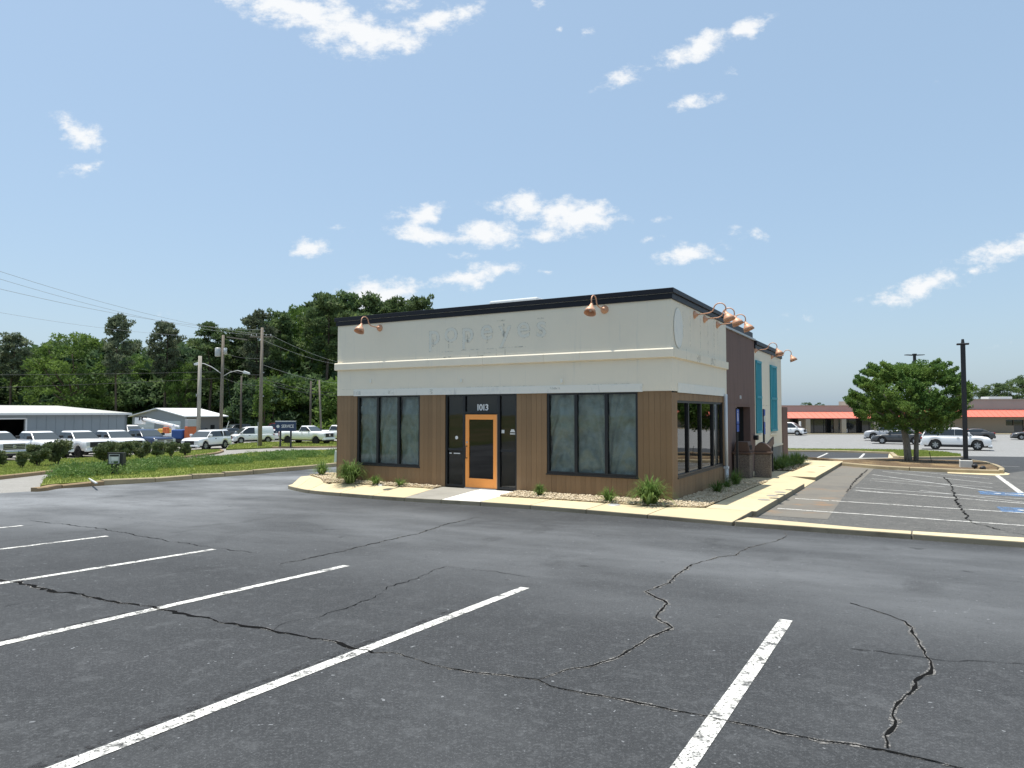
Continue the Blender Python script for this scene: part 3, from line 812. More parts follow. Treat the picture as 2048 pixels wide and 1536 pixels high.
# coping in two steps
def ring(y0, z0, z1, o, x1=0.0, yb=5.7):
    return [(-10.8 - o, -o, z0, x1 + o, .35, z1), (x1 - .45, .3502, z0, x1 + o, yb, z1), (-10.8 - o, .3502, z0, -10.35, 18.35, z1)]
for i, (z0, z1, o) in enumerate([(4.435, 4.575, .055), (4.5755, 4.695, .095)]):
    for q in ring(0, z0, z1, o): bpart(MB().box(*q), 'coping', 'coping', bevel=.008)
bpart(MB().box(-10.8, -.062, 4.568, .06, -.0555, 4.582), 'coping_seam', 'galvanised')
# brown entry bay
bay = bpart(MB().box(XT - .25, 5.6001, 1.9, XT, 11.95, 4.50).box(XT - .25, 5.6001, BASE - .3, XT, 8.72, 1.8999).box(XT - .25, 11.02, BASE - .3, XT, 11.95, 1.8999), 'entry_bay', 'stucco_brown')
bpart(MB().box(XT - .25, 5.6, 4.5002, XT + .06, 12.0, 4.57), 'bay_flashing', 'galvanised', bevel=.006)
bpart(MB().box(XT - .9, 5.8, 4.40, XT - .28, 12.1, 4.66), 'bay_parapet', 'stucco')
bpart(MB().box(XT - .95, 5.75, 4.6602, XT - .12, 12.35, 4.86), 'coping', 'coping', bevel=.008)
bpart(MB().box(XT - .002, 5.7, 1.98, XT + .012, 11.9, 2.02), 'control_joint', 'stucco_brown')
bpart(MB().box(XT, 9.2, 2.18, XT + .04, 9.3, 2.3), 'junction_box', 'white_metal')
# recess of the side door
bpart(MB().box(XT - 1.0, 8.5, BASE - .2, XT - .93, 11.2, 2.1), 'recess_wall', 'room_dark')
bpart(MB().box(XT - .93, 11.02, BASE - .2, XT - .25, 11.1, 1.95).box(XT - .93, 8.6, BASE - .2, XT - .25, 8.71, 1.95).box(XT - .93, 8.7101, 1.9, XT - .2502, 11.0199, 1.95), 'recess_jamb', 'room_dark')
# rear wing
rw = bpart(MB().box(XT - .25, 11.9501, BASE - .3, XT - .001, 18.3, 4.20), 'rear_wall', 'stucco')
bpart(MB().box(XT - .25, 11.96, 4.2001, XT + .05, 18.36, 4.36), 'coping', 'coping', bevel=.008)
bpart(MB().box(XT - .3, 11.96, 4.3602, XT + .10, 18.42, 4.52), 'coping', 'coping', bevel=.008)
bpart(MB().box(XT - .001, 12.0, BASE, XT + .012, 18.28, .18), 'wall_base', 'concrete_grey')
bpart(MB().box(XT - .001, 12.0, .181, XT + .045, 18.32, .24), 'base_ledge', 'stucco')
bpart(MB().box(XT - .001, 11.97, 1.97, XT + .004, 18.28, 1.985), 'control_joint', 'stain_soft')
for (a, b) in [(12.12, 13.12), (15.3, 16.75)]:
    sh = bpart(MB().box(XT, a, .86, XT + .03, b, 3.76), 'shutter', 'turquoise')
    n = 4
    for k in range(n + 1):
        yy = a + (b - a) * k / n; bpart(MB().box(XT + .03, yy - .04, .87, XT + .055, yy + .04, 3.75), 'batten', 'turquoise', sh)
    for zz in (.92, 2.3, 3.7): bpart(MB().box(XT + .0552, a, zz - .05, XT + .075, b, zz + .05), 'rail', 'turquoise', sh)
    bpart(MB().box(XT - .001, a - .12, .70, XT + .05, b + .12, .80), 'sill', 'stucco')
bpart(MB().box(XT - .35, 18.301, BASE - .5, XT + .05, 19.7, 1.95), 'end_pier', 'stucco_brown', bevel=.01)
# roof deck
bpart(MB().box(-10.56, .24, 4.0, -.24, 5.34, 4.05).box(-10.56, 5.3401, 4.0, XT - .26, 18.06, 4.05), 'roof', 'roofing')
# lower wall behind the planks
def strips(x0, x1, z0, z1, ops):
    xs = sorted({x0, x1, *[o[0] for o in ops], *[o[1] for o in ops]}); out = []
    for a, b in zip(xs, xs[1:]):
        zz = [(z0, z1)]
        for (p, q, c, d) in ops:
            if p <= a and b <= q: zz = [(u, v) for (s_, e) in zz for (u, v) in ((s_, min(e, c)), (max(s_, d), e)) if v > u + 1e-6]
        out += [(a, b, u, v) for u, v in zz]
    return out
OPF = [(-9.98, -7.54, .10, 2.215), (-6.63, -4.27, -9, 2.215), (-3.36, -.85, .10, 2.215)]
OPS = [(.46, 5.2, .10, 2.0)]
mb = MB()
for a, b, c, d in strips(-10.78, -.03, BASE - .5, 2.2199, OPF): mb.box(a, .022, max(c, BASE - .5), b, .22, d)
for a, b, c, d in strips(.2201, 5.35, BASE - .5, 2.2199, OPS): mb.box(-.22, a, c, -.022, b, d)
core = bpart(mb, 'base_wall', 'room_dark')
# vertical planks, each its own board
clad = bpart(MB().box(-10.82, -.004, BASE - .3, -10.80, .10, 2.2195), 'cladding', 'plank')
cache = {}
def plank(kind, x, c, d, w):
    key = (kind, round(w, 3), round(c, 3), round(d, 3))
    if key not in cache:
        mb = MB().box(.002, 0, c, w - .002, .0215, d) if kind == 'f' else MB().box(-.0215, .002, c, 0, w - .002, d)
        cache[key] = mb.mesh('plank', 'plank')
    o = bpy.data.objects.new('plank', cache[key]); COL.objects.link(o); o.parent = clad
    j = rnd.uniform(-.0025, .0015)
    o.location = (x, j, 0) if kind == 'f' else (j, x, 0)
def run(x0, x1, c, d, kind):
    n = max(1, round((x1 - x0) / .14)); w = (x1 - x0) / n
    for i in range(n): plank(kind, x0 + i * w, c, d, w)
for a, b, c, d in strips(-10.795, -.001, BASE - .3, 2.2185, OPF): run(a, b, c, d, 'f')
for a, b, c, d in strips(.002, 5.34, BASE - .3, 2.186, OPS): run(a, b, c, d, 's')
# openings
def window(axis, a, b, c, d, breaks, glassmat, inset=.07, fw=.06, name='window', sill=True):
    """frame, mullions and panes of a glazed opening; axis f = front wall, s = side wall"""
    def BX(u0, u1, d0, d1, z0, z1):
        return MB().box(u0, d0, z0, u1, d1, z1) if axis == 'f' else MB().box(-d1, u0, z0, -d0, u1, z1)
    top = MB(); 
    for q in ((a, b, inset - .05, inset + .04, c, c + fw), (a, b, inset - .05, inset + .04, d - fw, d), (a, a + fw, inset - .05, inset + .04, c + fw, d - fw), (b - fw, b, inset - .05, inset + .04, c + fw, d - fw)):
        t = BX(*q); top.add(t.v, t.f)
    fr = bpart(top, name, 'frame_black')
    us = [a + fw] + breaks + [b - fw]
    for u in breaks: t = BX(u - .04, u + .04, inset - .05, inset + .035, c + fw, d - fw); bpart(t, 'mullion', 'frame_black', fr)
    for u0, u1 in zip(us, us[1:]):
        g0 = u0 + (.04 if u0 in breaks else 0); g1 = u1 - (.04 if u1 in breaks else 0)
        bpart(BX(g0, g1, inset, inset + .008, c + fw, d - fw), 'pane', glassmat, fr)
    if sill: bpart(BX(a - .02, b + .02, -.02, inset - .05, c - .03, c - .001), 'sill', 'frame_black', fr)
    return fr
window('f', -9.98, -7.54, .10, 2.215, [-9.17, -8.36], 'glass_clear')
window('f', -3.36, -.85, .10, 2.215, [-2.53, -1.69], 'glass_clear')
window('s', .46, 5.2, .10, 2.0, [1.52, 2.75, 4.1], 'glass_tint')
# entry: sidelights, transom and the orange door
ent = window('f', -6.63, -4.27, BASE + .02, 2.215, [-6.0, -4.86], 'glass_entry', .08, .055, 'entrance_frame', False)
for o in [c for c in ent.children if c.name.startswith('pane')]:
    if abs(o.bound_box[0][0] + 5.96) < .02: bpy.data.objects.remove(o)
bpart(MB().box(-5.96, .08, 1.72, -4.90, .088, 2.16), 'transom_pane', 'glass_entry', ent)
bpart(MB().box(-5.96, .03, 1.66, -4.90, .115, 1.72), 'transom_bar', 'frame_black', ent)
bpart(MB().box(-6.6, .13, BASE, -6.04, .14, 2.2).box(-4.82, .13, BASE, -4.3, .14, 2.2).box(-5.96, .13, 1.70, -4.9, .14, 2.2), 'backing_paper', 'paper', ent)
for (u0, u1) in ((-6.575, -6.04), (-4.82, -4.325)): bpart(MB().box(u0, .06, .62, u1, .078, .68), 'push_bar', 'frame_black', ent)
bpart(MB().lathe([(0, .002), (.05, .002), (.05, -.002), (0, -.002)], 14, 'y', (-6.28, .076, .98)), 'sticker', 'sign_white', ent)
bpart(MB().box(-6.53, .077, .52, -6.45, .079, .55).box(-6.38, .077, .52, -6.16, .079, .548), 'sticker', 'letter_dim', ent)
bpart(MB().box(-4.79, .077, 1.13, -4.70, .079, 1.22), 'sticker', 'letter_dim', ent)
bpart(MB().box(-4.52, .077, 1.10, -4.36, .079, 1.13).prism([(-4.52, 1.16), (-4.36, 1.16), (-4.40, 1.24), (-4.48, 1.24)], .077, .079, 'y'), 'sticker', 'letter_dim', ent)
dr = bpart(MB().box(-5.945, .02, BASE + .02, -5.83, .085, 1.64).box(-5.025, .02, BASE + .02, -4.91, .085, 1.64).box(-5.83, .02, 1.50, -5.025, .085, 1.64).box(-5.83, .02, BASE + .02, -5.025, .085, BASE + .28), 'front_door', 'orange', bevel=.006)
bpart(MB().box(-5.83, .05, BASE + .28, -5.025, .058, 1.50), 'door_pane', 'glass_tint', dr)
bpart(MB().box(-4.912, .015, BASE + .02, -4.895, .09, 1.645), 'edge_strip', 'orange_edge', dr)
bpart(MB().tube([(-5.89, .02, .42), (-5.89, -.05, .42), (-5.89, -.06, .47), (-5.89, -.06, .70), (-5.89, -.05, .75), (-5.89, .02, .75)], .014, 8), 'door_handle', 'frame_black', dr, smooth=True)
bpart(MB().lathe([(0, -.01), (.022, -.01), (.022, 0), (.03, .0)], 12, 'y', (-5.89, .018, .86)), 'lock', 'galvanised', dr)
bpart(MB().box(-5.96, -.02, BASE - .05, -4.9, .12, BASE + .018), 'threshold', 'galvanised', dr)
# street number
def text_mesh(txt, size, mat, extrude=.002, bold=0.0):
    cu = bpy.data.curves.new('t', 'FONT'); cu.body = txt; cu.size = size; cu.extrude = extrude; cu.align_x = 'CENTER'; cu.align_y = 'CENTER'; cu.offset = bold
    o = bpy.data.objects.new('t', cu); COL.objects.link(o); bpy.context.view_layer.update()
    me = bpy.data.meshes.new_from_object(o.evaluated_get(bpy.context.evaluated_depsgraph_get())); bpy.data.objects.remove(o); bpy.data.curves.remove(cu)
    me.materials.clear(); me.materials.append(MT(mat)); return me
for i, ch in enumerate('1013'):
    o = put('house_number', text_mesh(ch, .24, 'sign_white', .002, .006), ent); o.location = (-5.56 + .098 * i, .076, 1.83); o.rotation_euler = (R(90), 0, 0)
# ghost of removed letters on the stucco
for i, (ch, x, z, sw) in enumerate([('p', -7.02, 3.93, 1.0), ('o', -6.42, 3.98, 1.05), ('p', -5.85, 3.94, 1.0), ('e', -5.22, 3.98, 1.05), ('y', -4.62, 3.93, 1.0), ('e', -4.05, 3.98, 1.05), ('s', -3.50, 3.97, 1.0)]):
    for (bd, mt, dy) in ((.020, 'stain_soft', -.0215), (.0, 'stucco_ghost', -.0235)):
        o = put('ghost_letter', text_mesh(ch, .86, mt, .001, bd), up); o.location = (x, dy, z); o.rotation_euler = (R(90), 0, 0); o.scale = (sw, 1, 1)
for (x, z, w, h) in [(-6.5, 3.44, .5, .014), (-5.75, 3.46, .62, .02), (-5.1, 3.46, .4, .016), (-4.35, 3.47, .75, .026), (-5.78, 3.36, .025, .2), (-5.5, 3.34, .03, .14), (-5.2, 3.35, .22, .02), (-4.9, 3.36, .03, .2), (-6.55, 3.28, .26, .04), (-5.45, 3.28, .26, .03), (-4.62, 3.36, .03, .18),
                     (-6.5, 3.66, .03, .25), (-7.05, 3.75, .06, .3), (-5.85, 3.78, .06, .24), (-4.66, 3.95, .05, .36), (-3.52, 3.86, .10, .07), (-3.52, 3.76, .07, .06), (-5.2, 3.72, .04, .22), (-6.5, 3.74, .1, .05), (-4.75, 4.22, .28, .04), (-3.52, 4.2, .2, .03)]:
    bpart(MB().box(x - w / 2, -.0255, z - h / 2, x + w / 2, -.0245, z + h / 2), 'rust_streak', 'stain', up)
for (y, z, w, h) in [(.95, 3.9, .04, .7), (1.6, 3.9, .05, 1.0), (2.6, 3.85, .06, 1.05), (3.4, 3.8, .05, 1.0), (4.1, 3.8, .07, 1.1), (4.55, 3.85, .04, .9), (1.0, 3.15, .05, .3), (2.2, 3.14, .4, .2), (3.7, 3.14, .5, .2)]:
    bpart(MB().box(.021 if z > 3.2 else .086, y - w / 2, z - h / 2, .022 if z > 3.2 else .087, y + w / 2, z + h / 2), 'rust_streak', 'stain_soft', up)
for (x, z, w, h) in [(-9.95, 2.30, .3, .12), (-8.6, 2.33, .22, .13), (-7.1, 2.3, .1, .15), (-3.1, 2.33, .3, .05), (-.74, 2.28, .03, .2), (-2.4, 3.14, .16, .2), (-9.95, 2.41, 1.3, .012), (-8.2, 2.41, 1.5, .016), (-4.8, 2.41, 2.2, .014), (-1.6, 2.41, 1.2, .014)]:
    bpart(MB().box(x - w / 2, -.0455 if z < 2.4 else -.0235, z - h / 2, x + w / 2, -.0445 if z < 2.4 else -.0225, z + h / 2), 'rust_streak', 'stain_soft', up)
for (x, z) in [(-9.4, 2.66), (-6.05, 2.60), (-2.9, 2.52)]:
    bpart(MB().box(x - .03, -.05, z - .05, x + .03, -.021, z + .05), 'junction_box', 'stucco_patch', up)
# interior that shows through the glass
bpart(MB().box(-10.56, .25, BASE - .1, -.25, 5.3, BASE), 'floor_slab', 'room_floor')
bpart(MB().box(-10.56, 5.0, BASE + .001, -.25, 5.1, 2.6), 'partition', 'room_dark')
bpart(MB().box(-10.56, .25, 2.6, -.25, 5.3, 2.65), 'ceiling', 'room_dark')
# downspout
ds = bpart(MB().tube([(.075, 5.22, 2.25), (.075, 5.22, .05)], .05, 10), 'downspout', 'white_metal', smooth=True)
bpart(MB().tube([(.075, 5.22, .05), (.075, 5.22, -.5)], .058, 10), 'downspout_boot', 'white_metal', ds, smooth=True)
bpart(MB().box(.0, 5.15, .0, .14, 5.29, .06), 'strap', 'white_metal', ds)
# rooftop unit just clearing the parapet
ru = empty('rooftop_unit', W(-8.6, 8.2, 4.05), R(-30), 'pale rooftop vent hood just clearing the black roof edge', 'roof unit')
bpart(MB().box(-1.0, -.8, 0, 1.0, .8, 1.95), 'housing', 'roofing', ru, bevel=.03)
bpart(MB().box(-1.1, -.9, 1.951, 1.1, .9, 2.12), 'lid', 'white_metal', ru, bevel=.06)

# side door in the recess
sd = empty('side_door', W(XT - .45, 9.1, BASE), R(-30), 'narrow orange framed glass door in the brown side entry', 'door')
bpart(MB().box(-.03, -.03, .02, .03, .08, 2.0).box(-.03, .92, .02, .03, 1.05, 2.0).box(-.03, .08, 1.86, .03, .92, 2.0).box(-.03, .08, .02, .03, .92, .24), 'door_frame', 'orange', sd, bevel=.006)
bpart(MB().box(-.006, .08, .24, .006, .92, 1.86), 'pane', 'glass_tint', sd)
bpart(MB().box(.031, .96, .9, .06, .99, 1.25), 'door_handle', 'frame_black', sd)
bpart(MB().box(-.025, .04, 2.01, .025, .14, 2.2), 'notice', 'letter_dim', sd)
# mailbox-like fixture on the corner of the bay
o = MB().box(0, -.12, -.09, .16, .12, .09).box(.02, -.16, -.02, .12, -.12, .05).build('card_reader', 'frame_black', None, bevel=.02); o.location = W(XT, 11.7, .72); o.rotation_euler = (0, 0, R(-30)); tag(o, 'small black box fixed beside the side entry', 'wall box')

# plastic sheeting hung inside the front windows
def plastic(u0, u1, c, d, seed, label):
    nx, nz = 26, 44; r_ = random.Random(seed); v, f = [], []
    ph = [r_.uniform(0, 6.3) for _ in range(6)]; cx = r_.uniform(.3, .7)
    for j in range(nz + 1):
        for i in range(nx + 1):
            u, w = i / nx, j / nz
            sag = .03 * math.sin(9 * w + 4 * (u - cx) ** 2 * 6 + ph[0]) * (1 - w * .3) + .011 * math.sin(34 * w + 9 * (u - cx) ** 2 * 6 + ph[1]) + .012 * math.sin(14 * u + 3 * w + ph[2])
            sag += .02 * mnoise.noise((u * 4 + seed, w * 9, seed * 1.7)) + .022 * mnoise.noise((u * 9, w * 26 + seed, 3.1))
            v.append((u0 + (u1 - u0) * u, .17 + sag, c + (d - c) * w))
    for j in range(nz):
        for i in range(nx): k = j * (nx + 1) + i; f.append((k, k + 1, k + nx + 2, k + nx + 1))
    o = raw('plastic_sheet', v, f, 'sheeting', None, True); o.location = RB.location; o.rotation_euler = RB.rotation_euler
    tag(o, label, 'plastic sheet', 'sheeting behind the front windows')
for i, (u0, u1, w) in enumerate([(-9.93, -9.19, 'left pane of the left'), (-9.15, -8.38, 'middle pane of the left'), (-8.34, -7.58, 'right pane of the left'), (-3.31, -2.55, 'left pane of the right'), (-2.51, -1.71, 'middle pane of the right'), (-1.67, -.89, 'right pane of the right')]):
    plastic(u0, u1, .14, 2.19, i + 3, f'wrinkled grey plastic sheet behind the {w} front window')

# gooseneck lamps
def gooseneck(x, y, z, facing, label):
    """facing f: off the front wall, s: off the side wall"""
    o = empty('gooseneck_lamp', W(x, y, z), R(-30) + (0 if facing == 'f' else R(90)), label, 'wall lamp', 'copper gooseneck lamps'); o.scale = (.9, .97, .9)
    # local -y points away from the wall
    MB().lathe([(0, -.10), (.05, -.10), (.06, -.07), (.11, -.03), (.12, 0), (0, 0)], 20, 'y').build('mount_plate', 'copper', o, True)
    pts = [(0, -.08, 0), (0, -.40, .02), (0, -.50, .07)] + [(0, -.69 - .16 * math.cos(math.pi * (1 - k / 12)) * 1.0, .13 + .16 * math.sin(math.pi * k / 12)) for k in range(13)] + [(0, -.85, .03)]
    MB().tube(pts, .017, 8).build('arm', 'copper', o, True)
    sh_ = MB().lathe([(.035, .06), (.04, 0), (.06, -.01), (.06, -.05), (.09, -.08), (.14, -.16), (.165, -.26), (.155, -.255), (.13, -.16), (.05, -.06)], 24).build('shade', 'copper', o, True)
    sh_.location = (0, -.85, .0); sh_.rotation_euler = (R(-24), 0, 0)
    MB().lathe([(0, -.08), (.03, -.09), (.045, -.15), (.03, -.19), (0, -.2)], 12).build('bulb', 'lamp_clear', sh_, True)
gooseneck(-9.07, -.02, 4.28, 'f', 'copper gooseneck lamp at the left end of the front wall')
gooseneck(-1.70, -.02, 4.30, 'f', 'copper gooseneck lamp on the front wall near the right corner')
for y, nm in ((2.0, 'nearest'), (3.0, 'middle'), (4.45, 'farthest')):
    gooseneck(.02, y, 4.29, 's', f'{nm} of three copper gooseneck lamps on the cream side wall')
gooseneck(XT, 12.1, 4.14, 's', 'copper gooseneck lamp above the first turquoise shutter')
gooseneck(XT, 15.75, 4.14, 's', 'copper gooseneck lamp above the far turquoise shutter')
# floodlight poking out at the left wall
fl = empty('floodlight', W(-10.82, .6, 4.1), R(-30), 'white floodlight sticking out from the left end of the building', 'floodlight')
MB().box(-.1, -.06, -.06, 0, .06, .06).build('bracket', 'white_metal', fl, bevel=.01); MB().tube([(-.1, 0, 0), (-.2, 0, 0)], .025, 8).build('arm', 'white_metal', fl)
MB().prism([(-.2, -.09), (-.42, -.06), (-.44, .02), (-.2, .09)], -.12, .12, 'y').build('head', 'white_metal', fl, bevel=.02)

# waste bins, signs and board by the side entry
def bin_(x, y, label, hood):
    o = empty('waste_bin', W(x, y, BASE - .0113 * y), R(-30 + (8 if hood else 0)), label, 'waste bin', 'pebble concrete waste bins')
    MB().prism([(-.27, -.27), (.27, -.27), (.27, .27), (-.27, .27)], .001, .80).build('body', 'aggregate', o, bevel=.03)
    MB().prism([(-.31, -.31), (.31, -.31), (.31, .31), (-.31, .31)], .801, .88).build('rim', 'lid_brown', o, bevel=.02)
    if hood: MB().prism([(-.27, .881), (.27, .881), (.27, 1.0), (.12, 1.14), (-.02, 1.2), (-.14, 1.16), (-.24, 1.06)], -.26, .26, 'y').build('hood', 'lid_brown', o, bevel=.02)
    else:
        h = MB().prism([(-.27, .881), (.27, .881), (.2, 1.22), (-.2, 1.22)], -.26, .26, 'y').build('hood', 'lid_brown', o, bevel=.02)
        MB().box(.235, -.16, .95, .26, .16, 1.1).build('flap', 'room_dark', h)
bin_(-.02, 8.1, 'pebbled concrete waste bin nearest the white downspout', False)
bin_(.50, 8.75, 'pebbled concrete waste bin with curved brown lid by the entry', True)
o = MB().prism([(0, .0), (2.3, .42), (2.3, .70), (0, .30)], -.03, .03, 'y').build('bench_board', 'lid_brown', None, bevel=.01)
o.location = W(.40, 9.1, BASE + .55); o.rotation_euler = (0, 0, R(60)); 
ob = empty('bench', W(.40, 9.1, BASE - .1), 0, 'slanting brown board behind the curved waste bin', 'bench')
o.parent = ob; o.location = (0, 0, .60); o.name = 'board'
pp = MB().tube([(0, 0, 0), (0, 0, .8)], .03, 8).tube([(W(0, 2.1).x - W(0, 0).x, W(0, 2.1).y - W(0, 0).y, 0), (W(0, 2.1).x - W(0, 0).x, W(0, 2.1).y - W(0, 0).y, 1.1)], .03, 8).build('leg', 'pole_black', ob)
def parking_sign(p, top, plates, label):
    o = empty('parking_sign', p, R(-30), label, 'sign', 'accessible parking signs')
    MB().box(-.03, -.03, 0, .03, .03, top).build('post', 'pole_black', o)
    for (z0, z1, mat, w) in plates:
        pl = MB().box(.031, -w / 2, z0, .036, w / 2, z1).build('plate', mat, o)
        if z1 - z0 > .3:
            MB().box(.0362, -.05, z0 + .08, .0375, .03, z1 - .12).lathe([(0, .0375), (.035, .0375), (.035, .0362)], 10, 'x', (0, -.02, z1 - .07)).build('wheelchair_symbol', 'sign_white', pl)
parking_sign(W(.10, 6.6, BASE - .1), 2.36, [(1.85, 2.32, 'sign_blue', .36), (1.6, 1.83, 'sign_blue', .32)], 'blue accessible parking sign on black post beside the white downspout')
parking_sign(W(.28, 10.2, BASE - .12), 2.36, [(2.12, 2.34, 'sign_blue', .3), (1.9, 2.1, 'sign_grey', .3), (1.68, 1.88, 'sign_blue', .3), (1.44, 1.66, 'sign_blue', .3)], 'stack of small blue and grey signs on a thin post before the turquoise shutters')

# ================================================================== KERBS, LAWNS, ISLANDS
def kerb_run(path, parent, mat, w=.17, h=.15, seg=1.8, wob=0.0, inward=1, seed=0, name='kerb_stone'):
    """kerb stones along a polyline of world points, each its own block"""
    r_ = random.Random(seed)
    pts = [Vector((p[0], p[1], 0)) for p in path]
    d = [0]
    for a, b in zip(pts, pts[1:]): d.append(d[-1] + (b - a).length)
    def at(s_):
        s_ = max(0, min(d[-1], s_))
        for i in range(len(d) - 1):
            if s_ <= d[i + 1] or i == len(d) - 2:
                return pts[i] + (pts[i + 1] - pts[i]) * ((s_ - d[i]) / max(1e-6, d[i + 1] - d[i]))
    n = max(1, round(d[-1] / seg)); st = d[-1] / n
    for i in range(n):
        k = 4; v = []; f = []
        tilt = r_.uniform(-wob, wob); gap = .012 + wob * .25 * r_.random()
        sh = r_.uniform(-wob, wob) * .6
        for j in range(k + 1):
            s_ = i * st + gap + (st - 2 * gap) * j / k
            p = at(s_); t = at(min(d[-1], s_ + .05)) - at(max(0, s_ - .05)); t.normalize(); nrm = Vector((-t.y, t.x, 0)) * inward
            z = gz(p.x, p.y); hh = h + tilt * (j / k - .5) + sh
            prof = [(0, -.12), (.02, hh - .03), (.05, hh), (w, hh), (w, -.12)]
            for (q, zz) in prof: c = p + nrm * (q - w - .003); v.append((c.x, c.y, z + zz))
        m_ = 5
        for j in range(k):
            for a in range(m_ - 1): f.append((j * m_ + a, j * m_ + a + 1, (j + 1) * m_ + a + 1, (j + 1) * m_ + a))
        f.append(tuple(range(m_))); f.append(tuple(k * m_ + a for a in range(m_))[::-1])
        MB().add(v, f).build(name, mat, parent)

def lawn(name, poly, off=.14, mat='lawn_soil'):
    return struct(sheet(name, poly, mat, off, height=.2))
def inpoly(poly, x, y):
    c = False; j = len(poly) - 1
    for i in range(len(poly)):
        if (poly[i][1] > y) != (poly[j][1] > y) and x < (poly[j][0] - poly[i][0]) * (y - poly[i][1]) / (poly[j][1] - poly[i][1]) + poly[i][0]: c = not c
        j = i
    return c
def blades(name, poly, n, h, mat, off, parent, lean=.6, width=.012):
    xs = [p[0] for p in poly]; ys = [p[1] for p in poly]; V = []; k = 0
    P = []
    while len(P) < n:
        x, y = rnd.uniform(min(xs), max(xs)), rnd.uniform(min(ys), max(ys))
        if inpoly(poly, x, y): P.append((x, y, gz(x, y) + off))
    P = np.array(P); a = RNG.uniform(0, 6.283, n); hh = h * RNG.uniform(.5, 1.25, n); l = lean * hh * RNG.uniform(.2, 1, n); b = RNG.uniform(0, 6.283, n)
    w = width * RNG.uniform(.7, 1.5, n)
    v0 = P + np.stack([np.cos(a) * w, np.sin(a) * w, np.zeros(n)], 1); v1 = P - np.stack([np.cos(a) * w, np.sin(a) * w, np.zeros(n)], 1)
    v2 = P + np.stack([np.cos(b) * l, np.sin(b) * l, hh], 1)
    V = np.stack([v0, v1, v2], 1).reshape(-1, 3)
    return stuff(raw(name, V, np.arange(3 * n).reshape(-1, 3), mat, parent))

# left island between the drive and the service road
isl_front = kerbline
back_px = [(660, 903), (560, 906), (500, 909), (430, 917), (400, 921), (330, 926), (270, 933), (210, 940), (150, 948), (110, 957), (88, 968)]
isl_poly = isl_front + [Vector((-9.5, 44, 0)), Vector((-12.5, 60, 0))] + [G(*p) for p in back_px]
island = lawn('grass_island', isl_poly, .17)
kerb_run(isl_front[2:6], island, 'kerb', .2, .21, 2.2, .05, 1, 3)
kerb_run(isl_front[5:], island, 'kerb', .2, .22, 2.8, .01, 1, 4)
kerb_run([G(60, 984)] + isl_front[:3], island, 'kerb_brown', .25, .12, 1.7, .06, 1, 5)
blades('lawn_grass', [tuple(p[:2]) for p in isl_poly], 30000, .075, 'grass_blade', .17, island, width=.016)

# dealership verge with shrubs
verge_px = [(-120, 972), (0, 958.5), (100, 947), (200, 935.5), (300, 924), (400, 912.5), (430, 908.5), (444, 904), (438, 901.5), (400, 902.5), (330, 908), (200, 917.5), (100, 922), (0, 927), (-120, 933)]
vp = [G(*p) for p in verge_px]
verge = lawn('grass_verge', vp, .13)
kerb_run(vp[:9], verge, 'kerb_brown', .2, .16, 2.4, .01, 1, 6)
blades('lawn_grass', [tuple(p[:2]) for p in vp], 22000, .07, 'grass_blade', .13, verge, width=.018)
v2_px = [(452, 900.5), (500, 898.5), (545, 896.5), (640, 895.5), (720, 894.5), (720, 884), (560, 885), (480, 889), (458, 893)]
v2 = [G(*p) for p in v2_px]
verge2 = lawn('grass_verge', v2, .13)
kerb_run(v2[2:5], verge2, 'kerb_brown', .2, .16, 2.4, .01, 1, 7)
blades('lawn_grass', [tuple(p[:2]) for p in v2], 9000, .09, 'grass_blade', .13, verge2, width=.022)

# low spreading juniper on the island
def groundcover():
    V = []
    strip_c = [(120, 966, 1.2), (150, 961, 1.3), (185, 957, 1.2), (225, 951, 1.3), (262, 949, 1.3), (300, 945, 1.4), (340, 941, 1.4), (380, 938, 1.4), (420, 934, 1.5), (460, 931, 1.6), (500, 927, 1.7), (540, 924, 1.8), (580, 920, 2.0), (620, 916, 2.2), (660, 912, 2.4), (690, 910, 2.4)]
    C_ = [(G(a, b), r) for a, b, r in strip_c]
    for (a, ra), (b, rb) in zip(C_, C_[1:]):
        n = int((b - a).length * 2.2) + 1
        for i in range(n):
            t = rnd.random(); p = a + (b - a) * t; r = ra + (rb - ra) * t
            cx, cy = p.x + rnd.uniform(-r, r) * .8, p.y + rnd.uniform(-r, r) * 1.2
            if not inpoly([tuple(q[:2]) for q in isl_poly], cx, cy): continue
            R_ = rnd.uniform(.45, .95); hh = R_ * rnd.uniform(.42, .75); m_ = int(800 * R_)
            u = RNG.uniform(0, 6.283, m_); e = np.arcsin(RNG.uniform(0, 1, m_)); rr = RNG.uniform(.75, 1.08, m_)
            c = np.stack([cx + R_ * rr * np.cos(u) * np.cos(e), cy + R_ * rr * np.sin(u) * np.cos(e), gz(cx, cy) + .15 + hh * rr * np.sin(e)], 1)
            d1 = RNG.normal(0, 1, (m_, 3)); d1[:, 2] += .5; d1 /= np.linalg.norm(d1, axis=1)[:, None]
            d2 = np.cross(d1, RNG.normal(0, 1, (m_, 3))); d2 /= np.linalg.norm(d2, axis=1)[:, None]
            s1 = RNG.uniform(.05, .10, m_)[:, None]; s2 = s1 * .34
            V.append(np.stack([c - d2 * s2, c + d2 * s2, c + d1 * s1], 1).reshape(-1, 3))
    V = np.vstack(V)
    stuff(raw('juniper_groundcover', V, np.arange(len(V)).reshape(-1, 3), 'cover_leaf'), 'low spreading green ground cover along the grass island', 'ground cover')
groundcover()

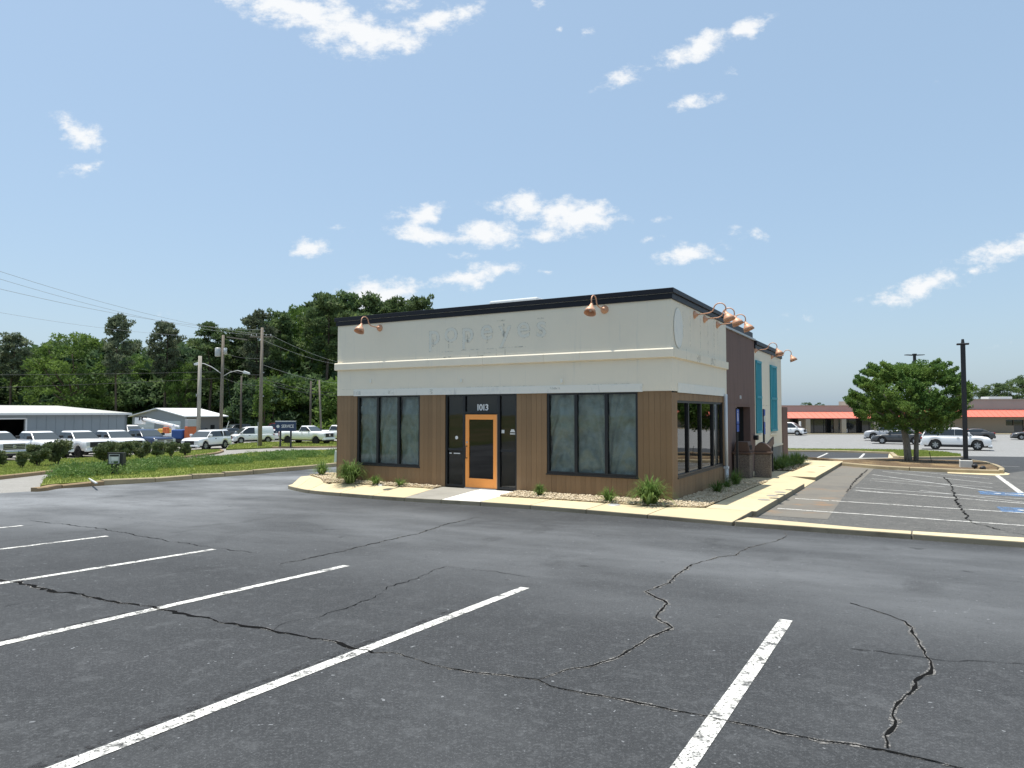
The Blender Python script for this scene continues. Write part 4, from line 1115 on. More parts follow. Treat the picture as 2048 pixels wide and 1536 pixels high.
# mulch island with the tree and the lamp post
mi_px = [(1612, 919), (1684, 924.5), (1798, 920.5), (1853, 924), (1930, 925), (1965, 929), (1998, 942.5), (1996, 946), (1917, 943.5), (1767, 936.5), (1690, 929.5), (1690, 926)]
mi = [G(*p) for p in mi_px[:6]] + [G(1996, 943), G(1994, 947), G(1917, 944.5), G(1830, 941), G(1767, 938), G(1690, 931.5)]
mulch_island = struct(sheet('mulch_island', mi, 'mulch', .14, height=.2))
kerb_run([G(1690, 932), G(1767, 938.8), G(1830, 942), G(1917, 945.7), G(1996, 948)], mulch_island, 'kerb', .22, .17, 2.6, .008, 1, 8)
kerb_run([G(1996, 948), G(2000, 943), G(1966, 929), G(1935, 925)], mulch_island, 'kerb', .2, .17, 1.6, .008, 1, 9)
struct(sheet('gutter_pan', [G(1895, 944.3), G(1996, 947.3), G(2000, 943), G(2020, 948.5), G(2016, 951), G(1990, 952), G(1895, 947.5)], 'concrete', .024))
struct(sheet('cross_walk', [G(1600, 919.5), G(1684, 925), G(1798, 921), G(1853, 924.5), G(1930, 925.5), G(1928, 921), G(1850, 918.5), G(1795, 915.5), G(1640, 917.5)], 'concrete_grey', .02))
gi_px = [(1790, 907.5), (1800, 916), (1830, 917), (1880, 916.8), (1920, 916.5), (1922, 912), (1895, 907), (1850, 903.5), (1800, 902), (1700, 901), (1575, 900), (1575, 902.5), (1700, 904)]
gi = [G(*p) for p in gi_px]
lawn_far = lawn('grass_strip', gi, .13)
kerb_run([G(1575, 903.5), G(1700, 905), G(1786, 908), G(1796, 917), (G(1830, 918.5)), G(1920, 917.5)], lawn_far, 'kerb', .25, .16, 3, .005, 1, 10)
blades('lawn_grass', [tuple(p[:2]) for p in gi], 9000, .09, 'grass_blade', .13, lawn_far, width=.02)
struct(sheet('kerb_ramp', [G(1778, 907.5), G(1797, 908.5), G(1806, 919), G(1776, 918.5)], 'concrete', .02))

# ================================================================== PLANTS
def tuft(p, r, h, n, label, seed, name='grass_clump', mat='tuft_blade'):
    r_ = random.Random(seed); v, f = [], []
    for i in range(n):
        a = r_.uniform(0, 6.283); rad = r_.random() ** .6; out = r * (.25 + .9 * rad) * r_.uniform(.7, 1.15); top = h * (1.05 - .55 * rad * rad) * r_.uniform(.75, 1.1)
        b0 = Vector((math.cos(a), math.sin(a), 0)) * r * .22 * r_.random(); dirv = Vector((math.cos(a + r_.uniform(-.3, .3)), math.sin(a + r_.uniform(-.3, .3)), 0)); s_ = Vector((-dirv.y, dirv.x, 0))
        w = r_.uniform(.006, .012) * (1 + h); ns = 5; k = len(v)
        for j in range(ns + 1):
            t = j / ns; droop = .55 * rad * h * max(0, t - .55) ** 2 * 4
            c = b0 + dirv * out * t ** 1.35 + Vector((0, 0, top * (1 - (1 - t) ** 1.6) - droop)); ww = w * (1 - t) ** .7 * (1 if j else .6)
            v += [c - s_ * ww, c + s_ * ww]
            if j: q = k + 2 * j; f.append((q - 2, q - 1, q + 1, q))
    o = raw(name, v, f, mat, None); o.location = p; tag(o, label, 'plant', 'clumps of ornamental grass along the walls')
    o.rotation_euler = (0, 0, 0); return o
for i, (x, y, r, h, n, lab) in enumerate([(-12.2, .75, .40, .52, 170, 'round grass clump standing alone left of the building corner'), (-9.85, -.42, .62, .74, 330, 'largest grass clump at the left front window'),
        (-8.85, -.40, .30, .30, 90, 'low dark grass clump below the middle of the left window'), (-7.95, -.38, .30, .27, 70, 'smallest sparse grass clump near the entry'),
        (-3.25, -.62, .27, .36, 100, 'small grass clump at the left end of the right window'), (-1.28, -.85, .34, .37, 120, 'small grass clump below the right front window'),
        (-.28, -.80, .60, .66, 340, 'largest grass clump at the front right corner'), (.42, 2.6, .38, .34, 110, 'dark grass clump in the shaded side bed nearest the corner'),
        (.38, 3.9, .30, .28, 80, 'tiny grass clump in the middle of the side bed'), (.40, 5.0, .42, .5, 130, 'dark grass clump at the foot of the white downspout')]):
    z = pad_z(x, y) if x < 0 else walk_z(x, y)
    tuft(W(x, y, z + .01), r, h, n, lab, 20 + i)
for i, (x, y, h) in enumerate([(.30, 12.5, .55), (.38, 13.3, .5), (.35, 14.2, .6), (.45, 15.1, .55), (.5, 16.2, .62), (.6, 17.0, .5)]):
    tuft(W(x, y, walk_z(x, y) + .01), .5, h, 190, ['nearest', 'second', 'third', 'fourth', 'fifth', 'farthest'][i] + ' green clump in the row below the turquoise shutters', 50 + i)

def leaf_cloud(centers, per, size, flat=.0, up=.0):
    """centers of (x,y,z,rx,ry,rz): leaf triangles through each puff, denser near its skin"""
    V = []
    for (x, y, z, rx, ry, rz) in centers:
        m_ = max(4, int(per * (rx * ry * rz) ** (1 / 3) ** 1))
        d = RNG.normal(0, 1, (m_, 3)); d /= np.linalg.norm(d, axis=1)[:, None]; rr = RNG.uniform(.35, 1.0, m_) ** .5
        c = np.array([x, y, z]) + d * rr[:, None] * np.array([rx, ry, rz])
        n_ = RNG.normal(0, 1, (m_, 3)) * np.array([1, 1, 1 - flat]) + d * .5; n_[:, 2] += up; n_ /= np.linalg.norm(n_, axis=1)[:, None]
        t = np.cross(n_, RNG.normal(0, 1, (m_, 3))); t /= np.linalg.norm(t, axis=1)[:, None]
        s1 = size * RNG.uniform(.6, 1.4, m_)[:, None]; s2 = s1 * .36
        V.append(np.stack([c - t * s2, c + t * s2, c + n_ * s1], 1).reshape(-1, 3))
    V = np.vstack(V); return V, np.arange(len(V)).reshape(-1, 3)

def shrub(px, py, w, h, label, seed, cut=False, mat='bush_leaves', off=.13, group='shrubs along the truck lot'):
    h *= .9; p = G(px, py, off); r_ = random.Random(seed)
    o = empty('shrub', p, r_.uniform(0, 6), label, 'shrub', group)
    cs = []
    for i in range(22):
        a = r_.uniform(0, 6.283); q = r_.random() ** .5; t = r_.uniform(.28, 1)
        prof = (.45 + .55 * min(1, t * 1.3)) * w / 2 * .78
        cs.append((math.cos(a) * q * prof, math.sin(a) * q * prof, h * t * .86, w * .17, w * .17, h * .13))
    V, Fc = leaf_cloud(cs, 900, .10, 0, .6)
    raw('foliage', V, Fc, mat, o)
    mb = MB()
    for i in range(6):
        a = r_.uniform(0, 6.283); mb.tube([(math.cos(a) * .03, math.sin(a) * .03, -.05), (math.cos(a) * w * .13, math.sin(a) * w * .13, h * .35), (math.cos(a) * w * .28, math.sin(a) * w * .28, h * .75)], [.025, .018, .008], 5)
    mb.build('stems', 'bark', o)
for i, (px, py, w, h, lab) in enumerate([(-6, 934, 1.0, 1.0, 'shrub cut off by the left edge of the picture'), (43, 936, .7, .95, 'small shrub in front of the first white pickup grille'), (76, 932, 1.25, 1.35, 'shrub under the side of the second white pickup'), (114, 930, 1.6, 1.65, 'wide shrub in front of the second white pickup grille'),
        (209, 925, 1.6, 1.5, 'wide shrub behind the small low sign'), (247, 922, 1.3, 1.4, 'shrub just right of the small low sign'), (283, 919.5, 1.25, 1.45, 'shrub in front of the fourth white pickup'),
        (314, 916, 1.1, 1.35, 'shrub in front of the dark blue pickup'), (342, 913, 1.0, 1.2, 'shrub at the right bumper of the dark blue pickup'), (370, 910.5, .95, 1.05, 'last shrub at the right end of the row by the white SUV')]):
    shrub(px, py, w, h, lab, 80 + i)

# ================================================================== TREES
def limb(mb, a, b, r0, r1, r_, n=4, bend=.12):
    a, b = Vector(a), Vector(b); pts = []; rad = []
    for i in range(n + 1):
        t = i / n; p = a + (b - a) * t
        if 0 < i < n: p += Vector((r_.uniform(-1, 1), r_.uniform(-1, 1), r_.uniform(-.5, .5))) * (b - a).length * bend * .5
        pts.append(p); rad.append(r0 + (r1 - r0) * t)
    mb.tube(pts, rad, 6); return pts
PROTO = {}
def tree_proto(kind, var):
    key = (kind, var)
    if key in PROTO: return PROTO[key]
    r_ = random.Random(hash((kind == 'pine', kind == 'oak', kind == 'myrtle', var)) % 9999 + var * 7 + len(kind))
    mb = MB(); cs = []
    if kind == 'pine':                          # unit height 20 m
        H_ = 20.0; top = Vector((r_.uniform(-.5, .5), r_.uniform(-.5, .5), H_ * .96))
        mid = Vector((r_.uniform(-.3, .3), r_.uniform(-.3, .3), H_ * .5))
        mb.tube([(0, 0, -.4), (0, 0, 2), mid, (mid + top) / 2 + Vector((.15, -.1, 0)), top], [.30, .25, .19, .12, .03], 8)
        low = r_.uniform(.42, .55)
        for i in range(34):
            t = low + (1 - low) * (i / 33) ** .9; z = H_ * t
            env = (1.0 - ((t - low) / (1 - low) - .45) ** 2 * 1.9); L_ = max(.6, 3.4 * env * r_.uniform(.55, 1.15))
            a = i * 2.4 + r_.uniform(-.5, .5)
            base = Vector((0, 0, z)) + (mid if t < .55 else mid * .5 + top * .5) * Vector((1, 1, 0)).length * 0
            tip = base + Vector((math.cos(a) * L_, math.sin(a) * L_, L_ * r_.uniform(.05, .45)))
            limb(mb, base, tip, .07 * (1.2 - t), .02, r_, 3)
            for q in range(3):
                u = r_.uniform(.45, 1.05); c = base + (tip - base) * u
                s_ = r_.uniform(.55, 1.0) * (.8 + .3 * env); cs.append((c.x + r_.uniform(-.4, .4), c.y + r_.uniform(-.4, .4), c.z + r_.uniform(-.1, .4), s_, s_, s_ * .55))
        V, Fc = leaf_cloud(cs, 95, .42, 0, .45)
    elif kind == 'oak':                         # broad deciduous, 15 m
        H_ = 15.0
        mb.tube([(0, 0, -.4), (.05, 0, 1.5), (.2, .1, 4.2)], [.36, .29, .24], 8)
        for i in range(9):
            a = i * .7 + r_.uniform(-.3, .3); L_ = r_.uniform(3, 5.2); z1 = r_.uniform(6.5, 13)
            pts = limb(mb, (.2, .1, r_.uniform(3, 4.4)), (math.cos(a) * L_ * .75, math.sin(a) * L_ * .75, z1), .15, .04, r_, 4)
        for i in range(95):
            a = r_.uniform(0, 6.283); t = r_.uniform(.18, 1); env = math.sin(math.pi * min(1, .12 + t * .80)) ** .7
            q = r_.random() ** .45; L_ = 5.2 * env * q
            s_ = r_.uniform(.6, 1.25); cs.append((math.cos(a) * L_, math.sin(a) * L_, H_ * t * .94, s_, s_, s_ * .6))
        V, Fc = leaf_cloud(cs, 105, .36, 0, .6)
    elif kind == 'column':                      # narrow leafy tree, 12 m
        H_ = 12.0
        mb.tube([(0, 0, -.4), (.1, 0, 5), (0, .1, 11)], [.2, .13, .03], 7)
        for i in range(60):
            a = r_.uniform(0, 6.283); t = r_.uniform(.06, 1); L_ = 2.1 * (1 - .55 * t) * r_.random() ** .5
            s_ = r_.uniform(.5, .9); cs.append((math.cos(a) * L_, math.sin(a) * L_, H_ * t * .96, s_, s_, s_ * .7))
        V, Fc = leaf_cloud(cs, 110, .32, 0, .6)
    elif kind == 'under':                       # understorey thicket, 6 m
        H_ = 6.0
        for i in range(4): a = i * 1.6; limb(mb, (math.cos(a) * .5, math.sin(a) * .5, -.3), (math.cos(a) * 1.8, math.sin(a) * 1.8, 4.6), .09, .03, r_)
        for i in range(60):
            a = r_.uniform(0, 6.283); t = r_.uniform(.04, 1) ; L_ = 3.2 * (1 - .35 * t) * r_.random() ** .5
            s_ = r_.uniform(.6, 1.1); cs.append((math.cos(a) * L_, math.sin(a) * L_, H_ * t * .93, s_, s_, s_ * .7))
        V, Fc = leaf_cloud(cs, 85, .40, 0, .4)
    me = mb.mesh('trunk', 'bark')
    fo = raw(None, V, Fc, 'pine_needles')
    PROTO[key] = (me, fo, H_); return PROTO[key]
MESHMAT = {}
def tree(kind, var, p, h, label, mat, rz, wide=1.0, group='trees of the wood behind the car lot', bark='bark', name=None):
    tm, fm, H_ = tree_proto(kind, var)
    o = empty(name or {'pine': 'pine_tree', 'oak': 'broadleaf_tree', 'column': 'slender_tree', 'under': 'thicket_tree'}[kind], p, rz, label, 'tree', group)
    s_ = h / H_
    for nm, me, mt in (('trunk', tm, bark), ('crown', fm, mat)):
        k = (me.name, mt)
        if k not in MESHMAT:
            c = me.copy(); c.materials.clear(); c.materials.append(MT(mt)); MESHMAT[k] = c
        q = put(nm, MESHMAT[k], o, nm == 'trunk'); q.scale = (s_ * wide, s_ * wide, s_)
    return o
def tree_at(kind, var, px, d, top, label, mat, wide=1.0, group='trees of the wood behind the car lot', bark='bark'):
    r = ray(px, 824); x = r.x * d; z0 = gz(x, d); h = EYE + (824 - top) / F * d - z0
    return tree(kind, var, (x, d, z0), h, label, mat, (px * 37 % 628) / 100, wide, group, bark)

# front rank of the wood, left to right
FR = [('pine', 0, 22, 112, 676, 'dark pine at the far left over the grey metal building', 'pine_grey', 1.05),
      ('pine', 1, -26, 116, 690, 'dark pine cut by the left picture edge', 'pine_needles', 1.0),
      ('oak', 0, 140, 108, 657, 'broad bright green tree behind the open bay door', 'oak_leaves', 1.15),
      ('oak', 1, 82, 118, 690, 'green tree filling the gap between the left pine and the broad bright tree', 'oak_leaves', .85),
      ('pine', 2, 233, 104, 640, 'tall thin pine with bare trunk right of the broad bright tree', 'pine_grey', .8),
      ('pine', 3, 328, 110, 652, 'pine with open crown above the small shed ridge', 'pine_grey', .9),
      ('oak', 2, 282, 122, 700, 'leafy tree between the two open crowned pines', 'oak_leaves', .8),
      ('oak', 1, 366, 110, 716, 'low leafy tree behind the pale short pole', 'oak_leaves', .7),
      ('pine', 4, 418, 112, 652, 'round topped pine behind the transformer pole', 'pine_needles', 1.05),
      ('pine', 0, 466, 116, 668, 'dark pine between the transformer pole and the tall pole', 'pine_needles', .95),
      ('pine', 1, 512, 112, 632, 'pine crown directly behind the tall wooden pole', 'pine_grey', .9),
      ('column', 0, 528, 96, 752, 'bright slender tree at the foot of the tall pole', 'light_leaves', 1.05),
      ('pine', 2, 560, 118, 634, 'dark pine above the service sign', 'pine_needles', .95),
      ('oak', 0, 604, 124, 600, 'tall light green tree rising left of the highest pines', 'light_leaves', .62),
      ('pine', 3, 650, 116, 597, 'high pine just left of the building corner', 'pine_needles', 1.0),
      ('pine', 4, 694, 122, 594, 'highest pine over the left end of the black roof edge', 'pine_needles', 1.0),
      ('pine', 0, 738, 124, 600, 'pine over the left gooseneck lamp', 'pine_needles', 1.0),
      ('pine', 1, 784, 126, 607, 'pine second from the right end above the roof', 'pine_needles', 1.0),
      ('pine', 2, 838, 124, 606, 'last pine at the right showing above the roof', 'pine_needles', .9)]
for (k, v_, px, d, top, lab, mat, wd) in FR: tree_at(k, v_, px, d, top, lab, mat, wd)
for i, (px, d, top) in enumerate([(-60, 130, 672), (60, 136, 700), (110, 140, 690), (185, 138, 672), (215, 132, 692), (262, 140, 688), (305, 138, 692), (352, 140, 690), (390, 138, 684), (440, 140, 680), (490, 138, 666), (535, 142, 650), (585, 140, 634), (628, 136, 612), (672, 144, 606), (715, 142, 608), (762, 146, 612), (812, 144, 616), (862, 146, 622)]):
    tree_at('pine' if i % 3 else 'oak', i % 5 if i % 3 else i % 3, px, d, top, 'tree standing deep in the dark wood behind the front rank', 'pine_needles' if i % 3 else 'dark_leaves', 1.05 if i % 3 else .8, 'trees deep in the wood')
for i in range(30):
    px = -80 + i * 26.5 + rnd.uniform(-6, 6); d = 104 + (i * 37 % 17) + (10 if px < 450 else 0)
    tree_at('under', i % 3, px, d, 742 + (i * 53 % 40) - (20 if i % 4 == 0 else 0), 'dense leafy thicket tree filling the dark foot of the wood', ['dark_leaves', 'dark_leaves', 'pine_needles', 'dark_leaves', 'oak_leaves'][i % 5], 1.15, 'thicket trees at the foot of the wood')
for i, (px, top) in enumerate([(0, 705), (48, 700), (100, 676), (160, 672), (205, 690), (250, 706), (278, 700), (310, 704), (345, 700), (385, 700), (410, 690), (450, 694), (500, 676), (550, 660), (590, 640), (640, 625)]):
    tree_at('oak', i % 3, px, 150 + i % 5 * 2, top, 'leafy green tree behind the pines filling the skyline of the wood', 'oak_leaves', 1.0, 'leafy trees behind the pines')
for i in range(16):
    px = -70 + i * 50 + rnd.uniform(-8, 8)
    tree_at('under', i % 3, px, 128 + (i * 7 % 9), 690 + (i * 31 % 25), 'shaded tree in the back of the dark wood', 'dark_leaves', 1.25, 'shaded trees at the back of the wood')
for i in range(10):
    tree_at('pine' if i % 2 else 'oak', i % 3, 905 + i * 44, 132 + i % 4 * 6, 668 + i * 6, 'tree of the wood where it runs on behind the restaurant', 'pine_needles' if i % 2 else 'oak_leaves', 1.0, 'trees behind the restaurant')
# beyond the shops on the right
for i, (px, top, lab) in enumerate([(1952, 772, 'dark tree left of the two high ones over the shop roof'), (1985, 764, 'middle dark tree over the shop roof at the right'), (2022, 752, 'tall dark tree at the right edge over the shop roof'), (2062, 746, 'dark tree cut by the right picture edge')]):
    tree_at('oak', i % 3, px, 165, top, lab, 'pine_needles', 1.15, 'trees behind the shops')
for i, (px, top) in enumerate([(1612, 803), (1640, 804), (1665, 809), (1590, 810)]):
    tree_at('oak', i % 3, px, 240, top, ['small round far tree top above the shop roof left of the myrtle', 'second small far tree top above the shop roof', 'faint far tree top nearest the myrtle crown', 'faint far tree top beside the end pier'][i], 'dark_leaves', 1.2, 'far tree tops behind the shops')
# trees across the street behind the photographer, seen only in the window glass
for i in range(11):
    x = -62 + i * 11 + rnd.uniform(-2, 2); y = -42 - (i * 13 % 9)
    tree('oak' if i % 2 else 'pine', i % 3, (x, y, gz(x, y)), 11 + i % 4, 'tree across the street reflected in the dark window glass', 'oak_leaves' if i % 2 else 'pine_needles', i, 1.2, 'trees across the street')
st_lawn = struct(sheet('street_verge', [(-80, -52), (80, -52), (80, -30), (-80, -30)], 'lawn_soil', .06))

# crape myrtle on the mulch island
def myrtle():
    p = G(1819, 921.5, .14); d = p.y; r_ = random.Random(4)
    Hh = (921.5 - 728) / F * d; Rw = (1921 - 1684) / 2 / F * d
    o = empty('myrtle_tree', p, 0, 'rounded green tree with two trunks on the mulch island', 'tree')
    mb = MB(); tips = []
    for (bx, lean, r0) in ((-.05, -.14, .17), (.33, .14, .115)):
        top = Vector((bx + lean, .1, 1.75)); mb.tube([(bx, 0, -.1), (bx + lean * .35, .03, .8), top], [r0 * 1.12, r0, r0 * .85], 9)
        for i in range(8):
            a = i * .8 + bx * 9; q = r_.uniform(.45, .9); tip = Vector((math.cos(a) * Rw * q, math.sin(a) * Rw * q, Hh * r_.uniform(.5, .85)))
            pts = limb(mb, top, tip, r0 * .5, .02, r_, 5); tips += pts[2:]
    mb.build('trunk', 'bark_grey', o, True)
    cs = []
    for i in range(235):
        a = r_.uniform(0, 6.283); t = r_.random() ** .85; z = Hh * (.325 + .63 * t)
        u = (t - .36) / .66; env = math.sqrt(max(.03, 1 - abs(u) ** 2.3)) if t > .36 else .66 + .34 * (t / .36) ** .7
        lump = 1 + .14 * math.sin(3 * a + 5 * t) + .10 * math.sin(7 * a - 9 * t)
        L_ = Rw * .78 * env * lump * r_.random() ** .38
        s_ = r_.uniform(.18, .42); cs.append((math.cos(a) * L_ + .1, math.sin(a) * L_, z + r_.uniform(-.15, .15), s_ * 1.2, s_ * 1.2, s_ * .7))
    for i in range(130):                        # sprays that break the outline
        a = r_.uniform(0, 6.283); t = r_.uniform(.05, 1); z = Hh * (.36 + .62 * t); env = math.cos((t - .33) * 1.5)
        q = Vector((math.cos(a), math.sin(a), .35)) * 1.0
        L_ = Rw * max(.2, env) * r_.uniform(.70, .84)
        for k in range(4): cs.append((math.cos(a) * (L_ + k * .13), math.sin(a) * (L_ + k * .13), z + k * .07, .16 - k * .02, .16 - k * .02, .10))
    V, Fc = leaf_cloud(cs, 560, .10, 0, .6)
    raw('crown', V, Fc, 'myrtle_leaves', o)
myrtle()

# ================================================================== VEHICLES
SPEC = {
 'pickup': dict(L=6.2, W=2.03, R=.42, fa=2.05, ra=-1.95, sill=.52, top=[(-3.1, 1.40), (-1.02, 1.42), (-.98, 1.38), (1.3, 1.40), (1.5, 1.41), (2.5, 1.38), (2.95, 1.32), (3.05, 1.22), (3.1, 1.12)],
      cab=[(1.52, 1.38), (.78, 1.90), (.40, 1.99), (-.62, 1.98), (-.98, 1.38)], breaks=[.05], bed=True),
 'pickup_single': dict(L=5.9, W=2.03, R=.42, fa=1.9, ra=-1.75, sill=.52, top=[(-2.95, 1.40), (-.34, 1.42), (-.30, 1.38), (1.15, 1.40), (1.3, 1.41), (2.35, 1.38), (2.8, 1.32), (2.9, 1.22), (2.95, 1.12)],
      cab=[(1.36, 1.38), (.66, 1.90), (.36, 1.99), (-.10, 1.98), (-.34, 1.38)], breaks=[], bed=True),
 'suv': dict(L=4.85, W=1.92, R=.39, fa=1.42, ra=-1.38, sill=.36, top=[(-2.42, .98), (-2.36, 1.16), (1.0, 1.14), (1.2, 1.14), (1.9, 1.09), (2.25, 1.02), (2.36, .92), (2.42, .78)],
      cab=[(1.25, 1.12), (.50, 1.66), (.12, 1.77), (-1.85, 1.78), (-2.05, 1.72), (-2.34, 1.15)], breaks=[-.12, -1.12], bed=False, cpil=-1.28),
 'wagon': dict(L=5.2, W=1.98, R=.41, fa=1.60, ra=-1.5, sill=.34, top=[(-2.6, .92), (-2.56, 1.14), (1.0, 1.15), (1.3, 1.15), (2.0, 1.11), (2.42, 1.04), (2.55, .94), (2.6, .76)],
      cab=[(1.40, 1.13), (.66, 1.66), (.20, 1.80), (-1.85, 1.80), (-2.2, 1.74), (-2.54, 1.15)], breaks=[-.05, -1.15], bed=False),
 'van': dict(L=4.45, W=1.84, R=.34, fa=1.42, ra=-1.50, sill=.30, top=[(-2.2, 1.05), (1.3, 1.10), (1.5, 1.08), (1.95, .95), (2.14, .80), (2.22, .6)],
      cab=[(1.74, 1.02), (.85, 1.68), (.40, 1.83), (-2.0, 1.84), (-2.12, 1.78), (-2.2, 1.0)], breaks=[-.05], bed=False, blank=True),
 'sedan': dict(L=4.75, W=1.84, R=.34, fa=1.42, ra=-1.42, sill=.28, top=[(-2.37, .80), (-2.3, 1.0), (-1.75, 1.06), (.9, 1.0), (1.1, .98), (1.9, .88), (2.2, .78), (2.32, .68), (2.37, .55)],
      cab=[(1.15, .97), (.22, 1.36), (-.30, 1.44), (-1.05, 1.41), (-1.50, 1.28), (-2.0, 1.04)], breaks=[-.28], bed=False),
}
VC = {}
def vmesh(key, fn):
    if key not in VC: VC[key] = fn()
    return VC[key]
def vehicle(kind, p, heading, paint, label, cat, name, group=None, grille='car_trim', rim='rim', lift=0.0, scale=1.0):
    S = SPEC[kind]; L_, W_, Rw, fa, ra = S['L'], S['W'] / 2, S['R'], S['fa'], S['ra']
    o = empty(name, p, heading, label, cat, group); o.scale = (scale, scale, scale * (1.08 if kind == 'wagon' else 1.0))
    top = lambda x: interp(S['top'], x)
    def body():
        mb = MB(); xs = sorted(set(list(np.round(np.arange(-L_ / 2, L_ / 2 + .001, .09), 3)) + [L_ / 2])); n = 12; v = []
        for x in xs:
            e = max(0, (abs(x) - (L_ / 2 - .45)) / .45); w = W_ * (1 - .10 * e * e); zb = S['sill'] + .10 * e; zt = top(x)
            for ax in (fa, ra):
                if abs(x - ax) < Rw * 1.17: zb = max(zb, Rw + math.sqrt((Rw * 1.17) ** 2 - (x - ax) ** 2))
            zt = max(zt, zb + .06); h = zt - zb
            half = [(.82 * w, zb), (w * .985, zb + h * .08), (w, zb + h * .45), (w * .99, zb + h * .72), (w * .955, zt - min(.06, h * .15)), (w * .86, zt)]
            for (y, z) in half: v.append((x, y, z))
            for (y, z) in half[::-1]: v.append((x, -y, z))
        f = []
        for i in range(len(xs) - 1):
            for k in range(n): f.append((i * n + k, i * n + (k + 1) % n, (i + 1) * n + (k + 1) % n, (i + 1) * n + k))
        f.append(tuple(range(n))); f.append(tuple((len(xs) - 1) * n + k for k in range(n)))
        mb.add(v, f); return mb.mesh('body', paint)
    put('body', vmesh((kind, paint, 'body'), body), o, True)
    P = S['cab']; zb, zr = P[0][1] - .04, max(q[1] for q in P)
    hw = lambda z: W_ * (.955 - .17 * max(0, (z - zb)) / (zr - zb) - .05 * max(0, (z - zb) / (zr - zb)) ** 6)
    def cab():
        mb = MB(); poly = [(P[0][0], zb)] + P[1:-1] + [(P[-1][0], zb)]; n = len(poly)
        v = [(x, hw(z), z) for x, z in poly] + [(x, -hw(z), z) for x, z in poly]
        f = [tuple(range(n)), tuple(range(n, 2 * n))[::-1]] + [(i, (i + 1) % n, n + (i + 1) % n, n + i) for i in range(n)]
        return mb.add(v, f).mesh('cabin', paint)
    put('cabin', vmesh((kind, paint, 'cab'), cab), o, True, .085, 3)
    # glass
    def xat(seq, z):
        for (a, c), (b, d) in zip(seq, seq[1:]):
            if min(c, d) - 1e-6 <= z <= max(c, d) + 1e-6 and abs(d - c) > 1e-6: return a + (b - a) * (z - c) / (d - c)
        return seq[-1][0]
    z1, z2 = P[0][1] + .06, zr - .115
    xf = lambda z: xat(P[:3], z) - .075; xr = lambda z: xat(P[::-1][:3], z) + .11
    edges = [(xf(z1), xf(z2))] + [(b, b) for b in S['breaks']] + [(xr(z1), xr(z2))]
    for i, ((a1, a2), (b1, b2)) in enumerate(zip(edges, edges[1:])):
        if S.get('blank') and i > 0: continue
        for sg in (1, -1):
            def side(a1=a1, a2=a2, b1=b1, b2=b2, sg=sg, i=i):
                g1 = (.14 if S.get('cpil') and i == 2 else .012) if i else 0; g2 = .012 if i < len(edges) - 2 else 0; q = []
                for (x, z) in ((a1 - g1, z1), (a2 - g1, z2), (b2 + g2, z2), (b1 + g2, z1)): q.append((x, z))
                v = [(x, sg * (hw(z) + .012), z) for x, z in q] + [(x, sg * (hw(z) - .02), z) for x, z in q]
                return MB().add(v, [(0, 1, 2, 3), (4, 5, 6, 7), (0, 1, 5, 4), (1, 2, 6, 5), (2, 3, 7, 6), (3, 0, 4, 7)]).mesh('side_window', 'car_glass')
            put('side_window', vmesh((kind, 'sw', i, sg), side), o)
    def screen(front):
        (xa, za), (xb, zb2) = (P[0], P[1]) if front else (P[-1], P[-2]); d = Vector((xb - xa, 0, zb2 - za)); nrm = Vector((d.z, 0, -d.x)).normalized() * (1 if front else -1)
        if nrm.z < 0: nrm = -nrm
        if not front and nrm.x > 0: nrm.x = -nrm.x
        v = []
        for off in (.014, -.03):
            for t, s_ in ((.07, 1), (.07, -1), (.97, -1), (.97, 1)):
                z = za + d.z * t; v.append((xa + d.x * t + nrm.x * off, s_ * (hw(z) - .07), z + nrm.z * off))
        return MB().add(v, [(0, 1, 2, 3), (4, 5, 6, 7), (0, 1, 5, 4), (1, 2, 6, 5), (2, 3, 7, 6), (3, 0, 4, 7)]).mesh('windscreen', 'car_windscreen')
    put('windscreen', vmesh((kind, 'ws'), lambda: screen(True)), o)
    if not S.get('blank'): put('rear_window', vmesh((kind, 'rw'), lambda: screen(False)), o)
    # underbody fills the arches
    put('underbody', vmesh((kind, 'ub'), lambda: MB().box(-L_ / 2 + .25, -W_ * .80, S['sill'] - .10, L_ / 2 - .25, W_ * .80, S['sill'] + .42).mesh('underbody', 'car_trim')), o)
    def tyre(): return MB().lathe([(Rw * .62, -.11), (Rw * .93, -.115), (Rw, -.085), (Rw, .085), (Rw * .93, .115), (Rw * .62, .11)], 24, 'y').mesh('tyre', 'tyre')
    def rimm():
        mb = MB().lathe([(0, .075), (Rw * .60, .075), (Rw * .60, .06), (Rw * .64, .112), (Rw * .58, .112)], 24, 'y')
        return mb.mesh('rim', 'rim_dark')
    def spokes():
        mb = MB()
        for k in range(6):
            a = k * math.pi / 3; c, s_ = math.cos(a), math.sin(a); pts = [(-.045, 0), (.045, 0), (.06, Rw * .6), (-.06, Rw * .6)]
            v = [(u * c - w * s_, .10, u * s_ + w * c) for u, w in pts] + [(u * c - w * s_, .076, u * s_ + w * c) for u, w in pts]
            mb.add(v, [(0, 1, 2, 3), (4, 5, 6, 7), (0, 1, 5, 4), (1, 2, 6, 5), (2, 3, 7, 6), (3, 0, 4, 7)])
        return mb.mesh('spokes', rim)
    for ax in (fa, ra):
        for sg in (1, -1):
            w = put('wheel', vmesh((kind, 'tyre'), tyre), o, True); w.location = (ax, sg * (W_ - .125), Rw); w.rotation_euler = (0, 0, 0 if sg > 0 else math.pi)
            put('rim', vmesh((kind, 'rim'), rimm), w); put('spokes', vmesh((kind, rim, 'sp'), spokes), w)
    xf_ = L_ / 2; zh = top(xf_ - .12)
    truck = S['bed']
    gz0, gz1 = (.80, 1.20) if truck else ((.52, .86) if kind != 'sedan' else (.42, .62))
    gw = W_ * (.66 if truck else .50)
